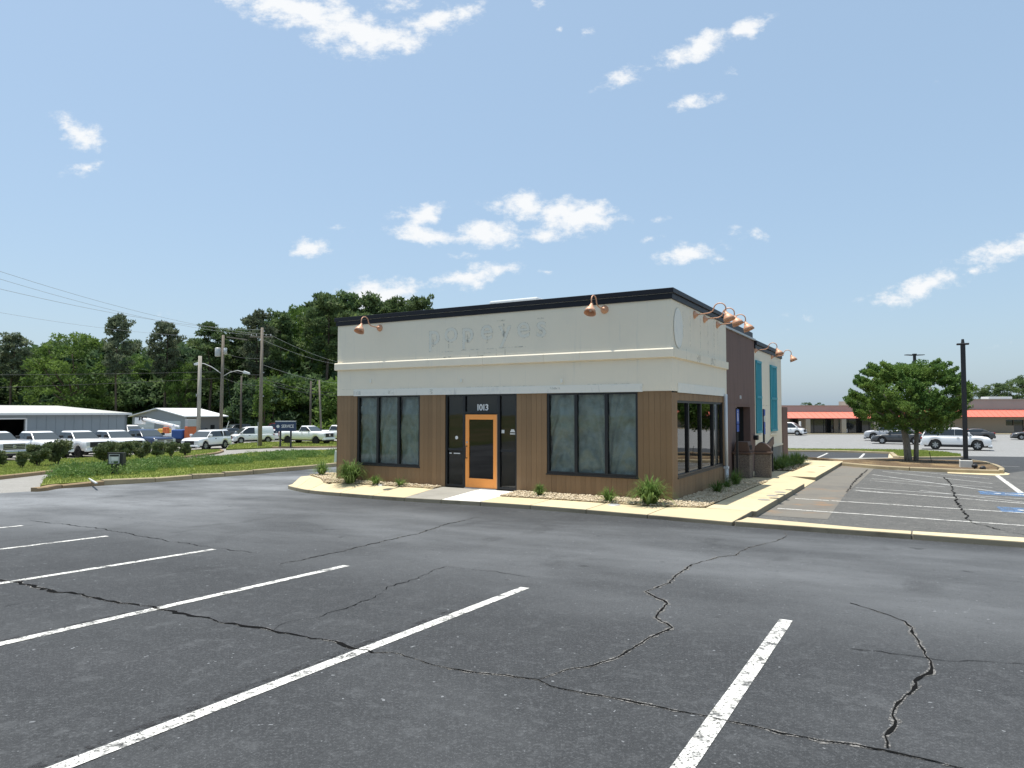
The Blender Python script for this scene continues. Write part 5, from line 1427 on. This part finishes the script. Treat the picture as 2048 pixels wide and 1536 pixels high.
    gr = put('grille', vmesh((kind, grille, 'gr'), lambda: MB().box(xf_ - .12, -gw, gz0, xf_ + .022, gw, gz1).mesh('grille', 'car_trim')), o, False, .02)
    if truck:
        for k in range(3 if grille != 'car_trim' else 1):
            zz = gz0 + .09 + k * .115 if grille != 'car_trim' else (gz0 + gz1) / 2
            put('grille_bar', vmesh((kind, grille, 'gb', k), lambda zz=zz: MB().box(xf_ + .02, -gw * .97, zz - .022, xf_ + .035, gw * .97, zz + .022).mesh('grille_bar', grille if grille != 'car_trim' else 'rim_dark')), gr)
        put('badge', vmesh((kind, 'badge'), lambda: MB().lathe([(0, .045), (.11, .045), (.12, .03)], 16, 'x', (xf_, 0, (gz0 + gz1) / 2)).mesh('badge', 'chrome')), gr)
    put('front_bumper', vmesh((kind, paint, grille, 'fb'), lambda: MB().box(xf_ - .25, -W_ * .95, .50 if truck else .28, xf_ + .06, W_ * .95, .72 if truck else .48).mesh('front_bumper', ('chrome' if grille == 'chrome' else paint) if truck else paint)), o, False, .05)
    put('bumper_intake', vmesh((kind, 'bi'), lambda: MB().box(xf_ - .2, -W_ * .7, .38 if truck else .20, xf_ + .064, W_ * .7, .54 if truck else .36).mesh('bumper_intake', 'car_trim')), o, False, .02)
    put('rear_bumper', vmesh((kind, paint, 'rb'), lambda: MB().box(-xf_ - .05, -W_ * .93, .50 if truck else .32, -xf_ + .2, W_ * .93, .70 if truck else .62).mesh('rear_bumper', 'chrome' if truck else paint)), o, False, .05)
    for sg in (1, -1):
        hy0, hy1 = gw + .01, W_ * .90
        put('headlight', vmesh((kind, 'hl', sg), lambda sg=sg: MB().box(xf_ - .22, min(sg * hy0, sg * hy1), gz1 - (.30 if truck else .14), xf_ + .015, max(sg * hy0, sg * hy1), gz1 + .0).mesh('headlight', 'lamp_clear')), o, False, .02)
        put('taillight', vmesh((kind, 'tl', sg), lambda sg=sg: MB().box(-xf_ - .012, min(sg * W_ * .74, sg * W_ * .93), .85, -xf_ + .12, max(sg * W_ * .74, sg * W_ * .93), 1.25 if truck else 1.02).mesh('taillight', 'lamp_red')), o, False, .02)
        mx_ = P[0][0] - .38
        put('mirror', vmesh((kind, paint, 'mi', sg), lambda sg=sg: MB().box(mx_ - .07, min(sg * (W_ * .93), sg * (W_ + .20)), P[0][1] + .08, mx_ + .07, max(sg * (W_ * .93), sg * (W_ + .20)), P[0][1] + .30).mesh('mirror', 'car_trim' if truck else paint)), o, False, .04)
        if not truck or True:
            put('door_handle', vmesh((kind, 'dh', sg), lambda sg=sg: MB().box(P[0][0] - 1.30, min(sg * W_ * .985, sg * (W_ + .02)), P[0][1] - .15, P[0][0] - 1.10, max(sg * W_ * .985, sg * (W_ + .02)), P[0][1] - .11).mesh('door_handle', 'car_trim')), o)
    if truck:
        bx1 = P[-1][0] - .06
        put('bed_liner', vmesh((kind, 'bl'), lambda: MB().box(-xf_ + .1, -W_ * .78, 1.2, bx1, W_ * .78, 1.432).mesh('bed_liner', 'car_trim')), o)
    else:
        for sg in (1, -1):
            put('sill_trim', vmesh((kind, 'st', sg), lambda sg=sg: MB().box(ra + Rw * 1.2, min(sg * W_ * .9, sg * (W_ + .008)), S['sill'] - .04, fa - Rw * 1.2, max(sg * W_ * .9, sg * (W_ + .008)), S['sill'] + .10).mesh('sill_trim', 'car_trim')), o)
    return o

HX = R(-30)
def front_at(kind, px, py, heading):            # vehicle origin from the ground point under its front bumper
    p = G(px, py); return Vector((p.x - math.cos(heading) * SPEC[kind]['L'] / 2, p.y - math.sin(heading) * SPEC[kind]['L'] / 2, 0))
def veh_front(kind, px, py, heading, *a, **k):
    p = front_at(kind, px, py, heading); p.z = gz(p.x, p.y) + .004; return vehicle(kind, p, heading, *a, **k)
def veh_mid(kind, px, py, heading, *a, **k):
    p = G(px, py); p.z += .004; return vehicle(kind, p, heading, *a, **k)
TG = 'pickups parked along the dealer verge'
veh_front('pickup', 28, 922, HX, 'car_white', 'white pickup with chrome grille cut by the left picture edge', 'pickup truck', 'pickup_truck', TG, 'chrome')
veh_front('pickup', 119, 919, HX, 'car_white', 'second white pickup from the left, black grille behind two shrubs', 'pickup truck', 'pickup_truck', TG, 'car_trim', 'rim_dark')
veh_front('pickup', 198, 915.5, HX, 'car_white', 'third white pickup from the left, in front of the open bay', 'pickup truck', 'pickup_truck', TG, 'car_trim', 'rim_dark')
veh_front('pickup', 268, 912.5, HX, 'car_white', 'fourth white pickup from the left, beside the dark blue one', 'pickup truck', 'pickup_truck', TG, 'car_trim', 'rim_dark')
veh_front('pickup', 330, 907.5, HX, 'car_blue', 'dark blue pickup with chrome grille at the end of the row', 'pickup truck', 'pickup_truck', TG, 'chrome')
veh_mid('suv', 414, 898.5, R(-103), 'car_white', 'white SUV facing the road beside the short pale pole', 'car', 'parked_car')
veh_mid('van', 503, 886.5, R(-140), 'car_white', 'small white cargo van behind the tall wooden pole', 'van', 'cargo_van')
veh_mid('sedan', 545, 884, R(-150), 'car_white', 'white sedan between the cargo van and the service sign', 'car', 'parked_car')
veh_mid('pickup_single', 613, 888.5, R(-22), 'car_white', 'white single cab pickup right behind the service sign', 'pickup truck', 'pickup_truck', 'pickups by the service sign', 'car_trim', 'rim_dark')
veh_mid('pickup_single', 672, 885.5, R(-22), 'car_white', 'white pickup half hidden by the left corner of the building', 'pickup truck', 'pickup_truck', 'pickups by the service sign', 'car_trim', 'rim_dark')
veh_mid('suv', 468, 874, R(-120), 'car_black', 'black SUV far back above the cargo van bonnet', 'car', 'parked_car')
veh_mid('sedan', 452, 878, R(-110), 'car_grey', 'dark grey sedan far back right of the white SUV', 'car', 'parked_car')
veh_mid('wagon', 548, 874, R(-150), 'car_red', 'dark red car far back left of the service sign', 'car', 'parked_car')
veh_mid('suv', 262, 878, R(-40), 'car_white', 'white SUV far back behind the dark blue pickup', 'car', 'parked_car')
veh_mid('sedan', 392, 876, R(-30), 'car_black', 'dark car far back between the bucket truck and the white SUV', 'car', 'parked_car')
veh_mid('suv', 366, 872, R(-10), 'car_blue', 'dark blue car far back behind the orange bucket', 'car', 'parked_car')
# mall side
veh_mid('wagon', 1911, 899.5, R(-32), 'car_white', 'white SUV seen from its side behind the lamp post', 'car', 'parked_car', scale=1.03)
veh_mid('sedan', 1798, 888, R(148), 'car_grey', 'dark grey car behind the trunks of the island tree', 'car', 'parked_car', scale=1.08)
veh_mid('wagon', 1778, 881.5, R(150), 'car_silver', 'silver SUV behind the dark grey car', 'car', 'parked_car')
veh_mid('van', 1577, 870.5, R(-38), 'car_white', 'white van nose showing past the end pier', 'van', 'cargo_van', scale=1.05)
veh_mid('sedan', 2070, 880, R(150), 'car_grey', 'dark car nose at the right picture edge', 'car', 'parked_car')
veh_mid('sedan', 1942, 881, R(150), 'car_grey', 'dark car hidden behind the bonnet of the white SUV', 'car', 'parked_car')

# bucket truck with its boom folded
bp = G(326, 890)
bt = empty('bucket_truck', (bp.x, bp.y, bp.z), R(165), 'white utility truck with folded boom and orange gear behind the blue pickup', 'truck')
bt.scale = (.78, .78, .78)
def btp(mb, n, m, par=bt, **k): return mb.build(n, m, par, **k)
btp(MB().box(-3.2, -1.05, .75, 1.2, 1.05, 1.55), 'service_body', 'car_white', bevel=.04)
btp(MB().prism([(1.3, .6), (3.4, .6), (3.4, 1.25), (2.9, 1.35), (2.5, 2.1), (1.3, 2.1)], -1.0, 1.0, 'y'), 'cab', 'car_white', bevel=.05)
btp(MB().prism([(1.6, 1.45), (2.55, 1.45), (2.3, 1.98), (1.6, 1.98)], -1.012, 1.012, 'y'), 'side_window', 'car_glass')
btp(MB().box(-3.4, -.9, .45, 3.3, .9, .75), 'chassis', 'car_trim')
for ax in (2.5, -1.9):
    for sg in (1, -1): btp(MB().lathe([(0, -.13), (.45, -.13), (.48, -.09), (.48, .09), (.45, .13), (0, .13)], 20, 'y', (ax, sg * .9, .48)), 'wheel', 'tyre')
btp(MB().tube([(-1.6, 0, 1.5), (-1.6, 0, 2.5)], .28, 12), 'turret', 'car_white')
btp(MB().tube([(-1.7, .1, 2.55), (1.0, .1, 3.05), (3.2, .1, 3.45)], [.22, .2, .18], 8), 'lower_boom', 'car_white')
btp(MB().tube([(3.1, -.28, 3.5), (.5, -.28, 3.0), (-2.3, -.28, 2.45)], [.17, .15, .13], 8), 'upper_boom', 'car_white')
btp(MB().tube([(2.7, -.5, 3.35), (3.6, .4, 3.5)], .26, 10), 'elbow', 'car_trim')
btp(MB().prism([(3.2, 2.75), (4.3, 2.75), (4.25, 3.7), (3.25, 3.7)], -.45, .45, 'y'), 'bucket', 'car_white', bevel=.08)
btp(MB().box(3.2, -.5, 3.701, 4.3, .5, 3.78), 'bucket_cover', 'car_trim')
btp(MB().box(-.6, -.9, 1.56, .5, .6, 2.2), 'cable_reel', 'safety_yellow', bevel=.2)
btp(MB().box(-1.2, .2, 1.56, -.65, .9, 2.4), 'tool_box', 'safety_orange', bevel=.08)
btp(MB().box(-3.1, -.9, 1.56, -2.5, .9, 1.9), 'tarp', 'tarp_blue', bevel=.08)
tr = empty('equipment_trailer', G(362, 893), R(160), 'low trailer with blue and orange gear left of the white SUV', 'trailer')
MB().box(-1.5, -.9, .55, 1.5, .9, .75).build('deck', 'car_trim', tr); MB().box(-.9, -.8, .751, .5, .8, 1.7).build('tank', 'tarp_blue', tr, bevel=.12); MB().prism([(-1.45, .751), (-.95, .751), (-1.0, 2.0), (-1.35, 2.0)], -.6, .6, 'y').build('barrel', 'safety_orange', tr, bevel=.05); MB().box(-1.4, -.55, 2.0, -1.0, .55, 2.7).build('cage', 'galvanised', tr, bevel=.02)
for sg in (1, -1): MB().lathe([(0, -.1), (.32, -.1), (.34, 0), (.32, .1), (0, .1)], 16, 'y', (0, sg * .8, .34)).build('wheel', 'tyre', tr)

# ================================================================== FAR BUILDINGS
def pix_x(px, d): return ray(px, 824).x * d
gf = -SLOPE * 48
# long grey metal building
cxy = Vector((pix_x(255, 78), 78, gf)); mbld = empty('metal_building', cxy, R(-30), 'long grey metal building with an open dark bay behind the pickups', 'building')
# local: front face along -y (towards the left of the picture), depth along -x
EV, RG, DP, LN = 3.27, 4.12, 15, 46
holes = [(-14.9, -10.3, -9, 2.72)]
for a, b, c, d in strips(-LN, 0, -.3, EV, holes): MB().box(-.2, a, c, 0, b, d).build('wall', 'metal_grey', mbld)
MB().prism([(0, -.3), (0, EV), (-DP, RG), (-2 * DP, EV), (-2 * DP, -.3)], -.2, -.001, 'y').build('gable_wall', 'metal_grey', mbld)
for i in range(int(LN / .9)):
    y = -.25 - i * .9
    if not -14.95 < y < -10.25: MB().box(.0, y - .03, -.3, .03, y + .03, EV - .06).build('rib', 'metal_grey', mbld)
rf = MB().prism([(.35, EV - .06), (.35, EV + .05), (-DP, RG + .09), (-2 * DP - .3, EV + .05), (-2 * DP - .3, EV - .06), (-DP, RG - .02)], -LN - .3, .3, 'y').build('roof', 'roof_pale', mbld)
MB().box(.351, -LN - .3, EV - .14, .45, .3, EV + .06).build('gutter', 'white_metal', mbld)
MB().box(-.25, -15.05, -.3, .04, -14.9, 2.85).box(-.25, -10.3, -.3, .04, -10.15, 2.85).box(-.25, -15.05, 2.72, .04, -10.15, 2.85).build('bay_frame', 'white_metal', mbld)
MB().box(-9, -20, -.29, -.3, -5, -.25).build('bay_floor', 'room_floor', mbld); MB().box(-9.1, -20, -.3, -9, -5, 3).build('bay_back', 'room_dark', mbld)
MB().box(-6, -14, 1.0, -5.8, -11, 1.12).box(-4.5, -11.6, -.2, -4.3, -11.3, 2.7).build('shelving', 'pole_wood', mbld)
# small gabled shed
SD = 90
c0 = Vector((pix_x(372, SD), SD, gf)); shed = empty('gabled_shed', c0, R(-30), 'small grey shed with white roof and two pale doors behind the bucket truck', 'building')
Wd, Dd, e_, g_ = 11.6, 5.3, 2.85, 3.85
MB().prism([(0, -.3), (0, e_), (-Wd / 2, g_), (-Wd, e_), (-Wd, -.3)], 0, .2, 'y').build('front_wall', 'metal_shed', shed)
MB().box(-.2, .2001, -.3, 0, Dd, e_).build('side_wall', 'metal_taupe', shed); MB().box(-Wd, .2001, -.3, -Wd + .2, Dd, e_).build('side_wall', 'metal_shed', shed); MB().prism([(0, -.3), (0, e_), (-Wd / 2, g_), (-Wd, e_), (-Wd, -.3)], Dd, Dd + .2, 'y').build('back_wall', 'metal_shed', shed)
for sg, (xa, xb) in ((1, (.4, -Wd / 2)), (-1, (-Wd - .4, -Wd / 2))):
    za = e_ - .07; MB().prism([(xa, za), (xb, g_ + .0), (xb, g_ + .12), (xa, za + .12)] if sg > 0 else [(xb, g_), (xa, za), (xa, za + .12), (xb, g_ + .12)], -.4, Dd + .9, 'y').build('roof_slope', 'roof_white', shed)
for a in (-10.1, -4.5):
    dd = MB().box(a, -.04, -.2, a + 3.5, -.001, 2.25).build('roller_door', 'door_pale', shed)
    for k in range(4): MB().box(a, -.055, .3 + k * .5, a + 3.5, -.041, .33 + k * .5).build('door_panel_joint', 'sign_grey', dd)
MB().box(.001, 3.7, .0, .05, 4.3, 1.7).build('side_door', 'dark_hole', shed)

# strip of shops on the right
mall = empty('shop_row', (pix_x(1800, 110), 110, gf), 0, 'low tan shop row with salmon red metal awning across the far lot', 'building')
mx0 = mall.location.x
def mx_(px): return pix_x(px, 110) - mx0
def mz(py): return EYE + (824 - py) / F * 110 - gf
xl, xm, xr_ = mx_(1520), mx_(1772), mx_(2048) + 38
MB().box(xl, 0, mz(824), xm, 16, mz(812.5)).build('parapet', 'mall_band', mall); MB().box(xm + .002, -.4, mz(822), xr_, 16, mz(800)).build('parapet', 'mall_band', mall)
MB().box(xl, -.05, mz(812.5) + .001, xm, .3, mz(812.5) + .15).build('parapet_cap', 'mall_wall', mall); MB().box(xm, -.5, mz(800) + .001, xr_, .1, mz(800) + .15).build('parapet_cap', 'mall_wall', mall)
wl = MB()
shop_ops = [(mx_(1579), mx_(1597), .15, 2.75), (mx_(1609), mx_(1668), .15, 2.75), (mx_(1677), mx_(1760), .15, 2.75), (mx_(2028), mx_(2048), -1, 2.2), (mx_(2012), mx_(2027.8), 1.3, 2.2), (mx_(2056), mx_(2110), .3, 2.5)]
for a, b, c, d in strips(xl, xr_, -.3, 3.4, shop_ops): wl.box(a, .2, c, b, .5, d)
wl.build('shop_wall', 'mall_wall', mall)
for (a, b, c, d) in shop_ops:
    c = max(c, .05); w = MB().box(a, .35, c, b, .38, d).build('shop_window', 'car_glass', mall)
    n = max(1, round((b - a) / 1.5))
    for k in range(n + 1): u = a + (b - a) * k / n; MB().box(u - .04, .30, c, u + .04, .349, d).build('mullion', 'car_trim', w)
MB().box(mx_(1688), .30, .2, mx_(1696), .345, .75).build('notice', 'sign_white', mall)
for (a, b, zt, zb_, dep) in ((xl, xm, mz(822.5), mz(836.5), 2.6), (xm + .01, xr_, mz(818.5), mz(834), 2.2)):
    MB().prism([(0.19 if a == xl else -.41, zt), (-dep, zb_ + .06), (-dep, zb_), (0.19 if a == xl else -.41, zb_)], a, b, 'x').build('awning', 'awning_red', mall)
    n = int((b - a) / .9)
    for k in range(n):
        u = a + .3 + k * .9; y0 = .19 if a == xl else -.41
        MB().prism([(y0, zt + .002), (y0, zt + .05), (-dep, zb_ + .11), (-dep, zb_ + .062)], u - .03, u + .03, 'x').build('awning_seam', 'awning_red', mall)
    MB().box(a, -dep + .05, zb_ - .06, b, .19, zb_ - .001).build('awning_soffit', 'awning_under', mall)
for px in (1602, 1672, 1735):
    MB().box(mx_(px) - .35, -2.5, -.1, mx_(px) + .35, -1.9, mz(837.5)).build('column', 'mall_wall', mall)
struct(sheet('shop_walk', [(pix_x(1500, 107), 106.6), (pix_x(2048, 107) + 38, 106.6), (pix_x(2048, 107) + 38, 110.3), (pix_x(1500, 107), 110.3)], 'concrete', .12, height=.2))
ru2 = MB().box(-2, 0, 0, 2, 2, .9).build('rooftop_unit', 'white_metal', None, bevel=.05); ru2.location = (pix_x(2001, 118), 118, EYE + (824 - 800) / F * 118 - .35); tag(ru2, 'white box on the shop roof near the dark trees', 'roof unit')
# bits of a sandwich sign by the shop door
ft = MB().box(-.06, -.3, 0, .06, .3, 1.9).build('feather_sign', 'sign_white', None, bevel=.03); ft.location = (pix_x(1599, 106), 106, gf + .1); tag(ft, 'thin white banner sign at the first shop column', 'sign')

# ================================================================== POLES, WIRES, SIGNS
def pole(px, py, top, r0, r1, mat, label, lean=0.0, off=.13, name='utility_pole'):
    p = G(px, py, off); h = (py - top) / F * p.y
    o = empty(name, p, 0, label, 'pole', 'wooden poles along the road')
    MB().tube([(0, 0, -.3), (lean * .5, 0, h * .5), (lean, 0, h)], [r0, (r0 + r1) / 2, r1], 12).build('shaft', mat, o, True)
    return o, h
pa, ha = pole(520, 892, 655, .19, .13, 'pole_wood', 'tall wooden utility pole left of the service sign', .05)
MB().box(-1.15, -.06, ha - .95, 1.0, .06, ha - .83).build('cross_arm', 'pole_wood', pa)
for x in (-1.0, -.5, .45, .9): MB().lathe([(.02, 0), (.05, .03), (.05, .1), (.03, .14), (.05, .17), (0, .2)], 10, 'z', (x, 0, ha - .83)).build('insulator', 'galvanised', pa)
for z in (.97, .62, .42): MB().box(.1, -.03, ha * z - .05, .3, .03, ha * z + .05).build('bracket', 'galvanised', pa)
MB().tube([(-.18, -.05, 0), (-.18, -.05, ha * .2)], .05, 8).build('conduit', 'galvanised', pa)
pb, hb = pole(441, 886, 670, .20, .13, 'pole_wood', 'utility pole carrying a grey transformer can behind the white SUV', .1)
MB().box(-1.1, -.06, hb - .30, 1.1, .06, hb - .18).build('cross_arm', 'pole_wood', pb).rotation_euler = (0, R(8), 0)
MB().lathe([(0, -.45), (.28, -.45), (.30, -.4), (.30, .4), (.24, .48), (0, .5)], 16, 'z', (-.42, -.05, hb * .84)).build('transformer', 'galvanised', pb, True)
MB().lathe([(0, -.35), (.18, -.35), (.18, .35), (0, .38)], 12, 'z', (.36, -.05, hb * .85)).build('transformer', 'galvanised', pb, True)
arm = [(0, 0, hb * .61), (.9, 0, hb * .655), (1.7, 0, hb * .67), (2.4, 0, hb * .655)]
la = MB().tube(arm, .045, 8).build('lamp_arm', 'galvanised', pb); MB().prism([(2.3, hb * .645), (3.0, hb * .635), (3.0, hb * .65), (2.4, hb * .67)], -.14, .14, 'y').build('lamp_head', 'white_metal', la, bevel=.03)
arm = [(0, 0, hb * .64), (-1.0, 0, hb * .70), (-1.9, 0, hb * .735), (-2.4, 0, hb * .735)]
la = MB().tube(arm, .045, 8).build('lamp_arm', 'galvanised', pb); MB().prism([(-2.3, hb * .72), (-2.95, hb * .72), (-2.95, hb * .735), (-2.4, hb * .75)], -.14, .14, 'y').build('lamp_head', 'white_metal', la, bevel=.03)
pc, hc = pole(396, 893, 712, .19, .16, 'pole_pale', 'short pale bare pole rising behind the white SUV bonnet', .05)
MB().box(-.2, -.2, hc * .55, -.14, .1, hc * .58).build('bracket', 'galvanised', pc)
pd, hd = pole(481, 878, 752, .14, .10, 'pole_dark', 'thin dark pole in the wood between two wooden poles', 0)
pe, he = pole(643, 880, 760, .13, .09, 'pole_wood', 'thin leaning pole in front of the wood near the building', -.35)
pf, hf = pole(620, 874, 762, .16, .12, 'pole_dark', 'dark bare trunk-like pole behind the white pickup', .05)
gw_ = MB().tube([(0, 0, 0), (.7, 0, 2.3)], .04, 6).build('guy_guard', 'white_metal', pb); gw_.location = (.15, 0, 0)
MB().tube([(.1, 0, hb * .8), (1.9, 0, 0)], .012, 5).build('guy_wire', 'wire', pb)

def wire(a, b, sag, r, label, mat='wire_pale', n=26):
    a, b = Vector(a), Vector(b); pts = [a + (b - a) * (i / n) - Vector((0, 0, 4 * sag * (i / n) * (1 - i / n))) for i in range(n + 1)]
    mid = a.copy(); o = MB().tube([p - mid for p in pts], r, 5).build('power_line', mat, None, True); o.location = mid
    tag(o, label, 'power line', 'overhead wires'); return o
A = pa.location + Vector((.05, 0, ha)); Bp = pb.location + Vector((.1, 0, hb))
nearx = Vector((-27.5, 26, EYE + 7.75))
wire(A + Vector((-1.0, 0, -.7)), nearx + Vector((-.6, 0, .15)), .9, .010, 'upper of two close wires leaving the top left of the picture')
wire(A + Vector((.9, 0, -.7)), nearx + Vector((.8, 0, 0.1)), .95, .010, 'lower of two close wires leaving the top left of the picture')
wire(A + Vector((.1, 0, -.2)), nearx + Vector((.1, 0, -1.0)), .9, .011, 'third wire down crossing the left sky')
wire(pb.location + Vector((-1.0, 0, hb - .2)), Vector((-40, 34, EYE + 8.0)), .9, .010, 'lowest wire crossing the left sky above the trees')
wire(pb.location + Vector((0, 0, hb * .66)), Vector((-90, 62, EYE + 4.0)), .5, .016, 'dark cable across the left trees, upper one', 'wire')
wire(pb.location + Vector((0, 0, hb * .60)), Vector((-90, 60, EYE + 1.8)), .6, .016, 'dark cable across the left trees, lower one', 'wire')
far = Vector((-24.5, 112, gf))
for i, (dz, sx, lab) in enumerate([(-.7, -1, 'highest wire running right from the tall pole'), (-.75, .9, 'second wire running right from the tall pole'), (-3.6, 0, 'third wire running right from the tall pole'), (-5.0, 0, 'fourth cable running right from the tall pole'), (-5.4, .1, 'lowest cable running right from the tall pole')]):
    wire(A + Vector((sx, 0, dz)), far + Vector((sx, 0, ha + dz * .95)), .7, .014 if i < 3 else .025, lab, 'wire_pale' if i < 3 else 'wire')
for i, (z, lab) in enumerate([(.84, 'upper wire between the transformer pole and the tall pole'), (.70, 'middle wire between the transformer pole and the tall pole'), (.61, 'lower cable between the transformer pole and the tall pole')]):
    wire(pb.location + Vector((0, 0, hb * z)), pa.location + Vector((0, 0, ha * (z - .10))), .25, .016, lab, 'wire')

# dealer service sign
sp1, sp2 = G(560.5, 893.5, .13), G(581.5, 893.5, .13); d_ = sp1.y
ss = empty('service_sign', (sp1 + sp2) / 2, 0, 'dark blue SERVICE sign on two posts', 'sign')
hw_ = (592 - 551) / 2 / F * d_; zt = (893.5 - 842.5) / F * d_; zb_ = (893.5 - 862.5) / F * d_; hx = (sp2.x - sp1.x) / 2
for sg in (-1, 1): MB().box(sg * hx - .07, -.07, -.2, sg * hx + .07, .07, zb_ + .02).build('post', 'pole_black', ss)
MB().box(-hw_, -.11, zb_, hw_, .11, zt).build('panel', 'sign_navy', ss, bevel=.01)
MB().box(-hw_, -.112, zt - .06, hw_, .112, zt + .03).build('panel_cap', 'sign_grey', ss)
o = put('lettering', text_mesh('SERVICE', .42, 'letter_dim', .004, .006), ss); o.location = (.22, -.118, (zt + zb_) / 2 - .02); o.rotation_euler = (R(90), 0, 0); o.scale = (.78, 1, 1)
MB().lathe([(0, -.008), (.15, -.008), (.15, 0)], 16, 'y', (-hw_ * .72, -.112, (zt + zb_) / 2 - .02)).build('emblem', 'letter_dim', ss)

# small low sign on the island
q = G(230, 951, .13); d_ = q.y
ls = empty('yard_sign', q, R(12), 'small dark framed sign on a thick black post in the ground cover', 'sign')
u = d_ / F
MB().box(-.12, -.1, -.2, .12, .1, 22 * u).build('post', 'pole_black', ls, bevel=.01)
MB().box(-13.5 * u, -.06, 22 * u, 13.5 * u, .06, 45.5 * u).build('frame', 'pole_black', ls, bevel=.01)
MB().box(-11 * u, -.068, 24 * u, 8.5 * u, -.061, 42.5 * u).build('panel', 'sign_grey', ls)
MB().box(-6 * u, -.072, 30 * u, 6 * u, -.069, 37 * u).build('white_band', 'sign_white', ls); MB().box(-9.5 * u, -.072, 38 * u, 7.5 * u, -.069, 41.5 * u).build('dark_band', 'pole_black', ls); MB().box(-2 * u, -.072, 25 * u, 6 * u, -.069, 28.5 * u).build('green_band', 'cover_leaf', ls)
MB().box(13.6 * u, -.2, 20 * u, 16.5 * u, .2, 45 * u).build('side_panel', 'pole_black', ls)
# fallen white stake by the broken kerb
o = MB().box(-.03, -.02, 0, .03, .02, 1.35).build('fallen_stake', 'sign_grey', None); p1, p2 = G(178, 957.5, .18), G(193, 966.5, .235); o.location = p2; dv = (p1 - p2); o.rotation_euler = dv.to_track_quat('Z', 'Y').to_euler(); o.scale = (1, 1, dv.length / 1.35); tag(o, 'white stake fallen across the broken kerb', 'stake')
# white marker post by the building
o = MB().prism([(-.10, 0), (.10, 0), (.07, .75), (-.05, .75)], -.08, .08, 'y').build('marker_post', 'white_metal', None, bevel=.02); o.location = G(671.5, 926.5, .13); tag(o, 'white marker post peeking out left of the plank wall', 'post')

# lot lamp posts
p = G(1932, 934.5, .14); d_ = p.y
lp = empty('lamp_post', p, R(-30), 'black square lamp post on white concrete base at the island', 'lamp post')
hb_ = 14.5 / F * d_; hh = (934.5 - 690) / F * d_
MB().prism([(-.235, -.235), (.235, -.235), (.235, .235), (-.235, .235)], -.2, hb_).build('concrete_base', 'concrete_white', lp, bevel=.03)
MB().box(-.2, -.2, hb_, .2, .2, hb_ + .06).build('base_plate', 'pole_black', lp)
MB().box(-.09, -.09, hb_ + .0601, .09, .09, hh).build('shaft', 'pole_black', lp)
hd_ = MB().box(-.23, -.14, hh, .23, .14, hh + .07).build('lamp_head', 'pole_black', lp, bevel=.02); MB().box(-.24, -.03, hh + .01, -.232, .03, hh + .06).build('end_cap', 'galvanised', hd_); MB().lathe([(0, .25), (.05, .25), (.07, .07)], 10, 'z', (0, 0, hh)).build('sensor', 'pole_black', lp)
p = G(1833.5, 905.5, .1); d_ = p.y; hh = (905.5 - 711) / F * d_
lq = empty('lamp_post', p, 0, 'thin dark twin headed lamp post rising behind the island tree', 'lamp post')
MB().box(-.085, -.085, -.2, .085, .085, hh).build('shaft', 'pole_black', lq)
for sg in (-1, 1): MB().prism([(sg * .1, hh - .02), (sg * .75, hh + .02), (sg * .75, hh + .07), (sg * .1, hh + .06)] if sg > 0 else [(-.75, hh + .02), (-.1, hh - .02), (-.1, hh + .06), (-.75, hh + .07)], -.16, .16, 'y').build('lamp_head', 'pole_black', lq)
MB().box(-.12, -.12, hh + .001, .12, .12, hh + .14).build('mast_cap', 'pole_black', lq)
# dark ground spot lights and stakes on the beds
for (px, py, lab) in ((1949, 937, 'small dark ground spotlight beside the lamp post base'), (1610, 919.5, 'small dark ground spotlight at the end of the side walk'), (1965, 939, 'tiny dark stub beyond the ground spotlight')):
    p = G(px, py, .15); u = p.y / F; s_ = .55 if 'tiny' in lab else 1
    o = empty('ground_spotlight', p, R(30), lab, 'ground light'); MB().tube([(0, 0, -.05), (0, 0, 3 * u * s_)], .02, 6).build('stake', 'pole_black', o); MB().lathe([(0, -.1), (.07, -.1), (.10, .06), (.09, .1), (0, .1)], 12, 'x', (0, 0, 5 * u * s_)).build('head', 'pole_black', o, True)
for (px, py, lab) in ((1832, 916, 'thin bare stake leaning beside the island tree'), (1864, 926, 'thin leaning stake on the mulch right of the tree')):
    p = G(px, py, .12); o = MB().tube([(0, 0, -.05), (-.12, 0, .55)], .015, 5).build('stake', 'bark', None); o.location = p; tag(o, lab, 'stake')
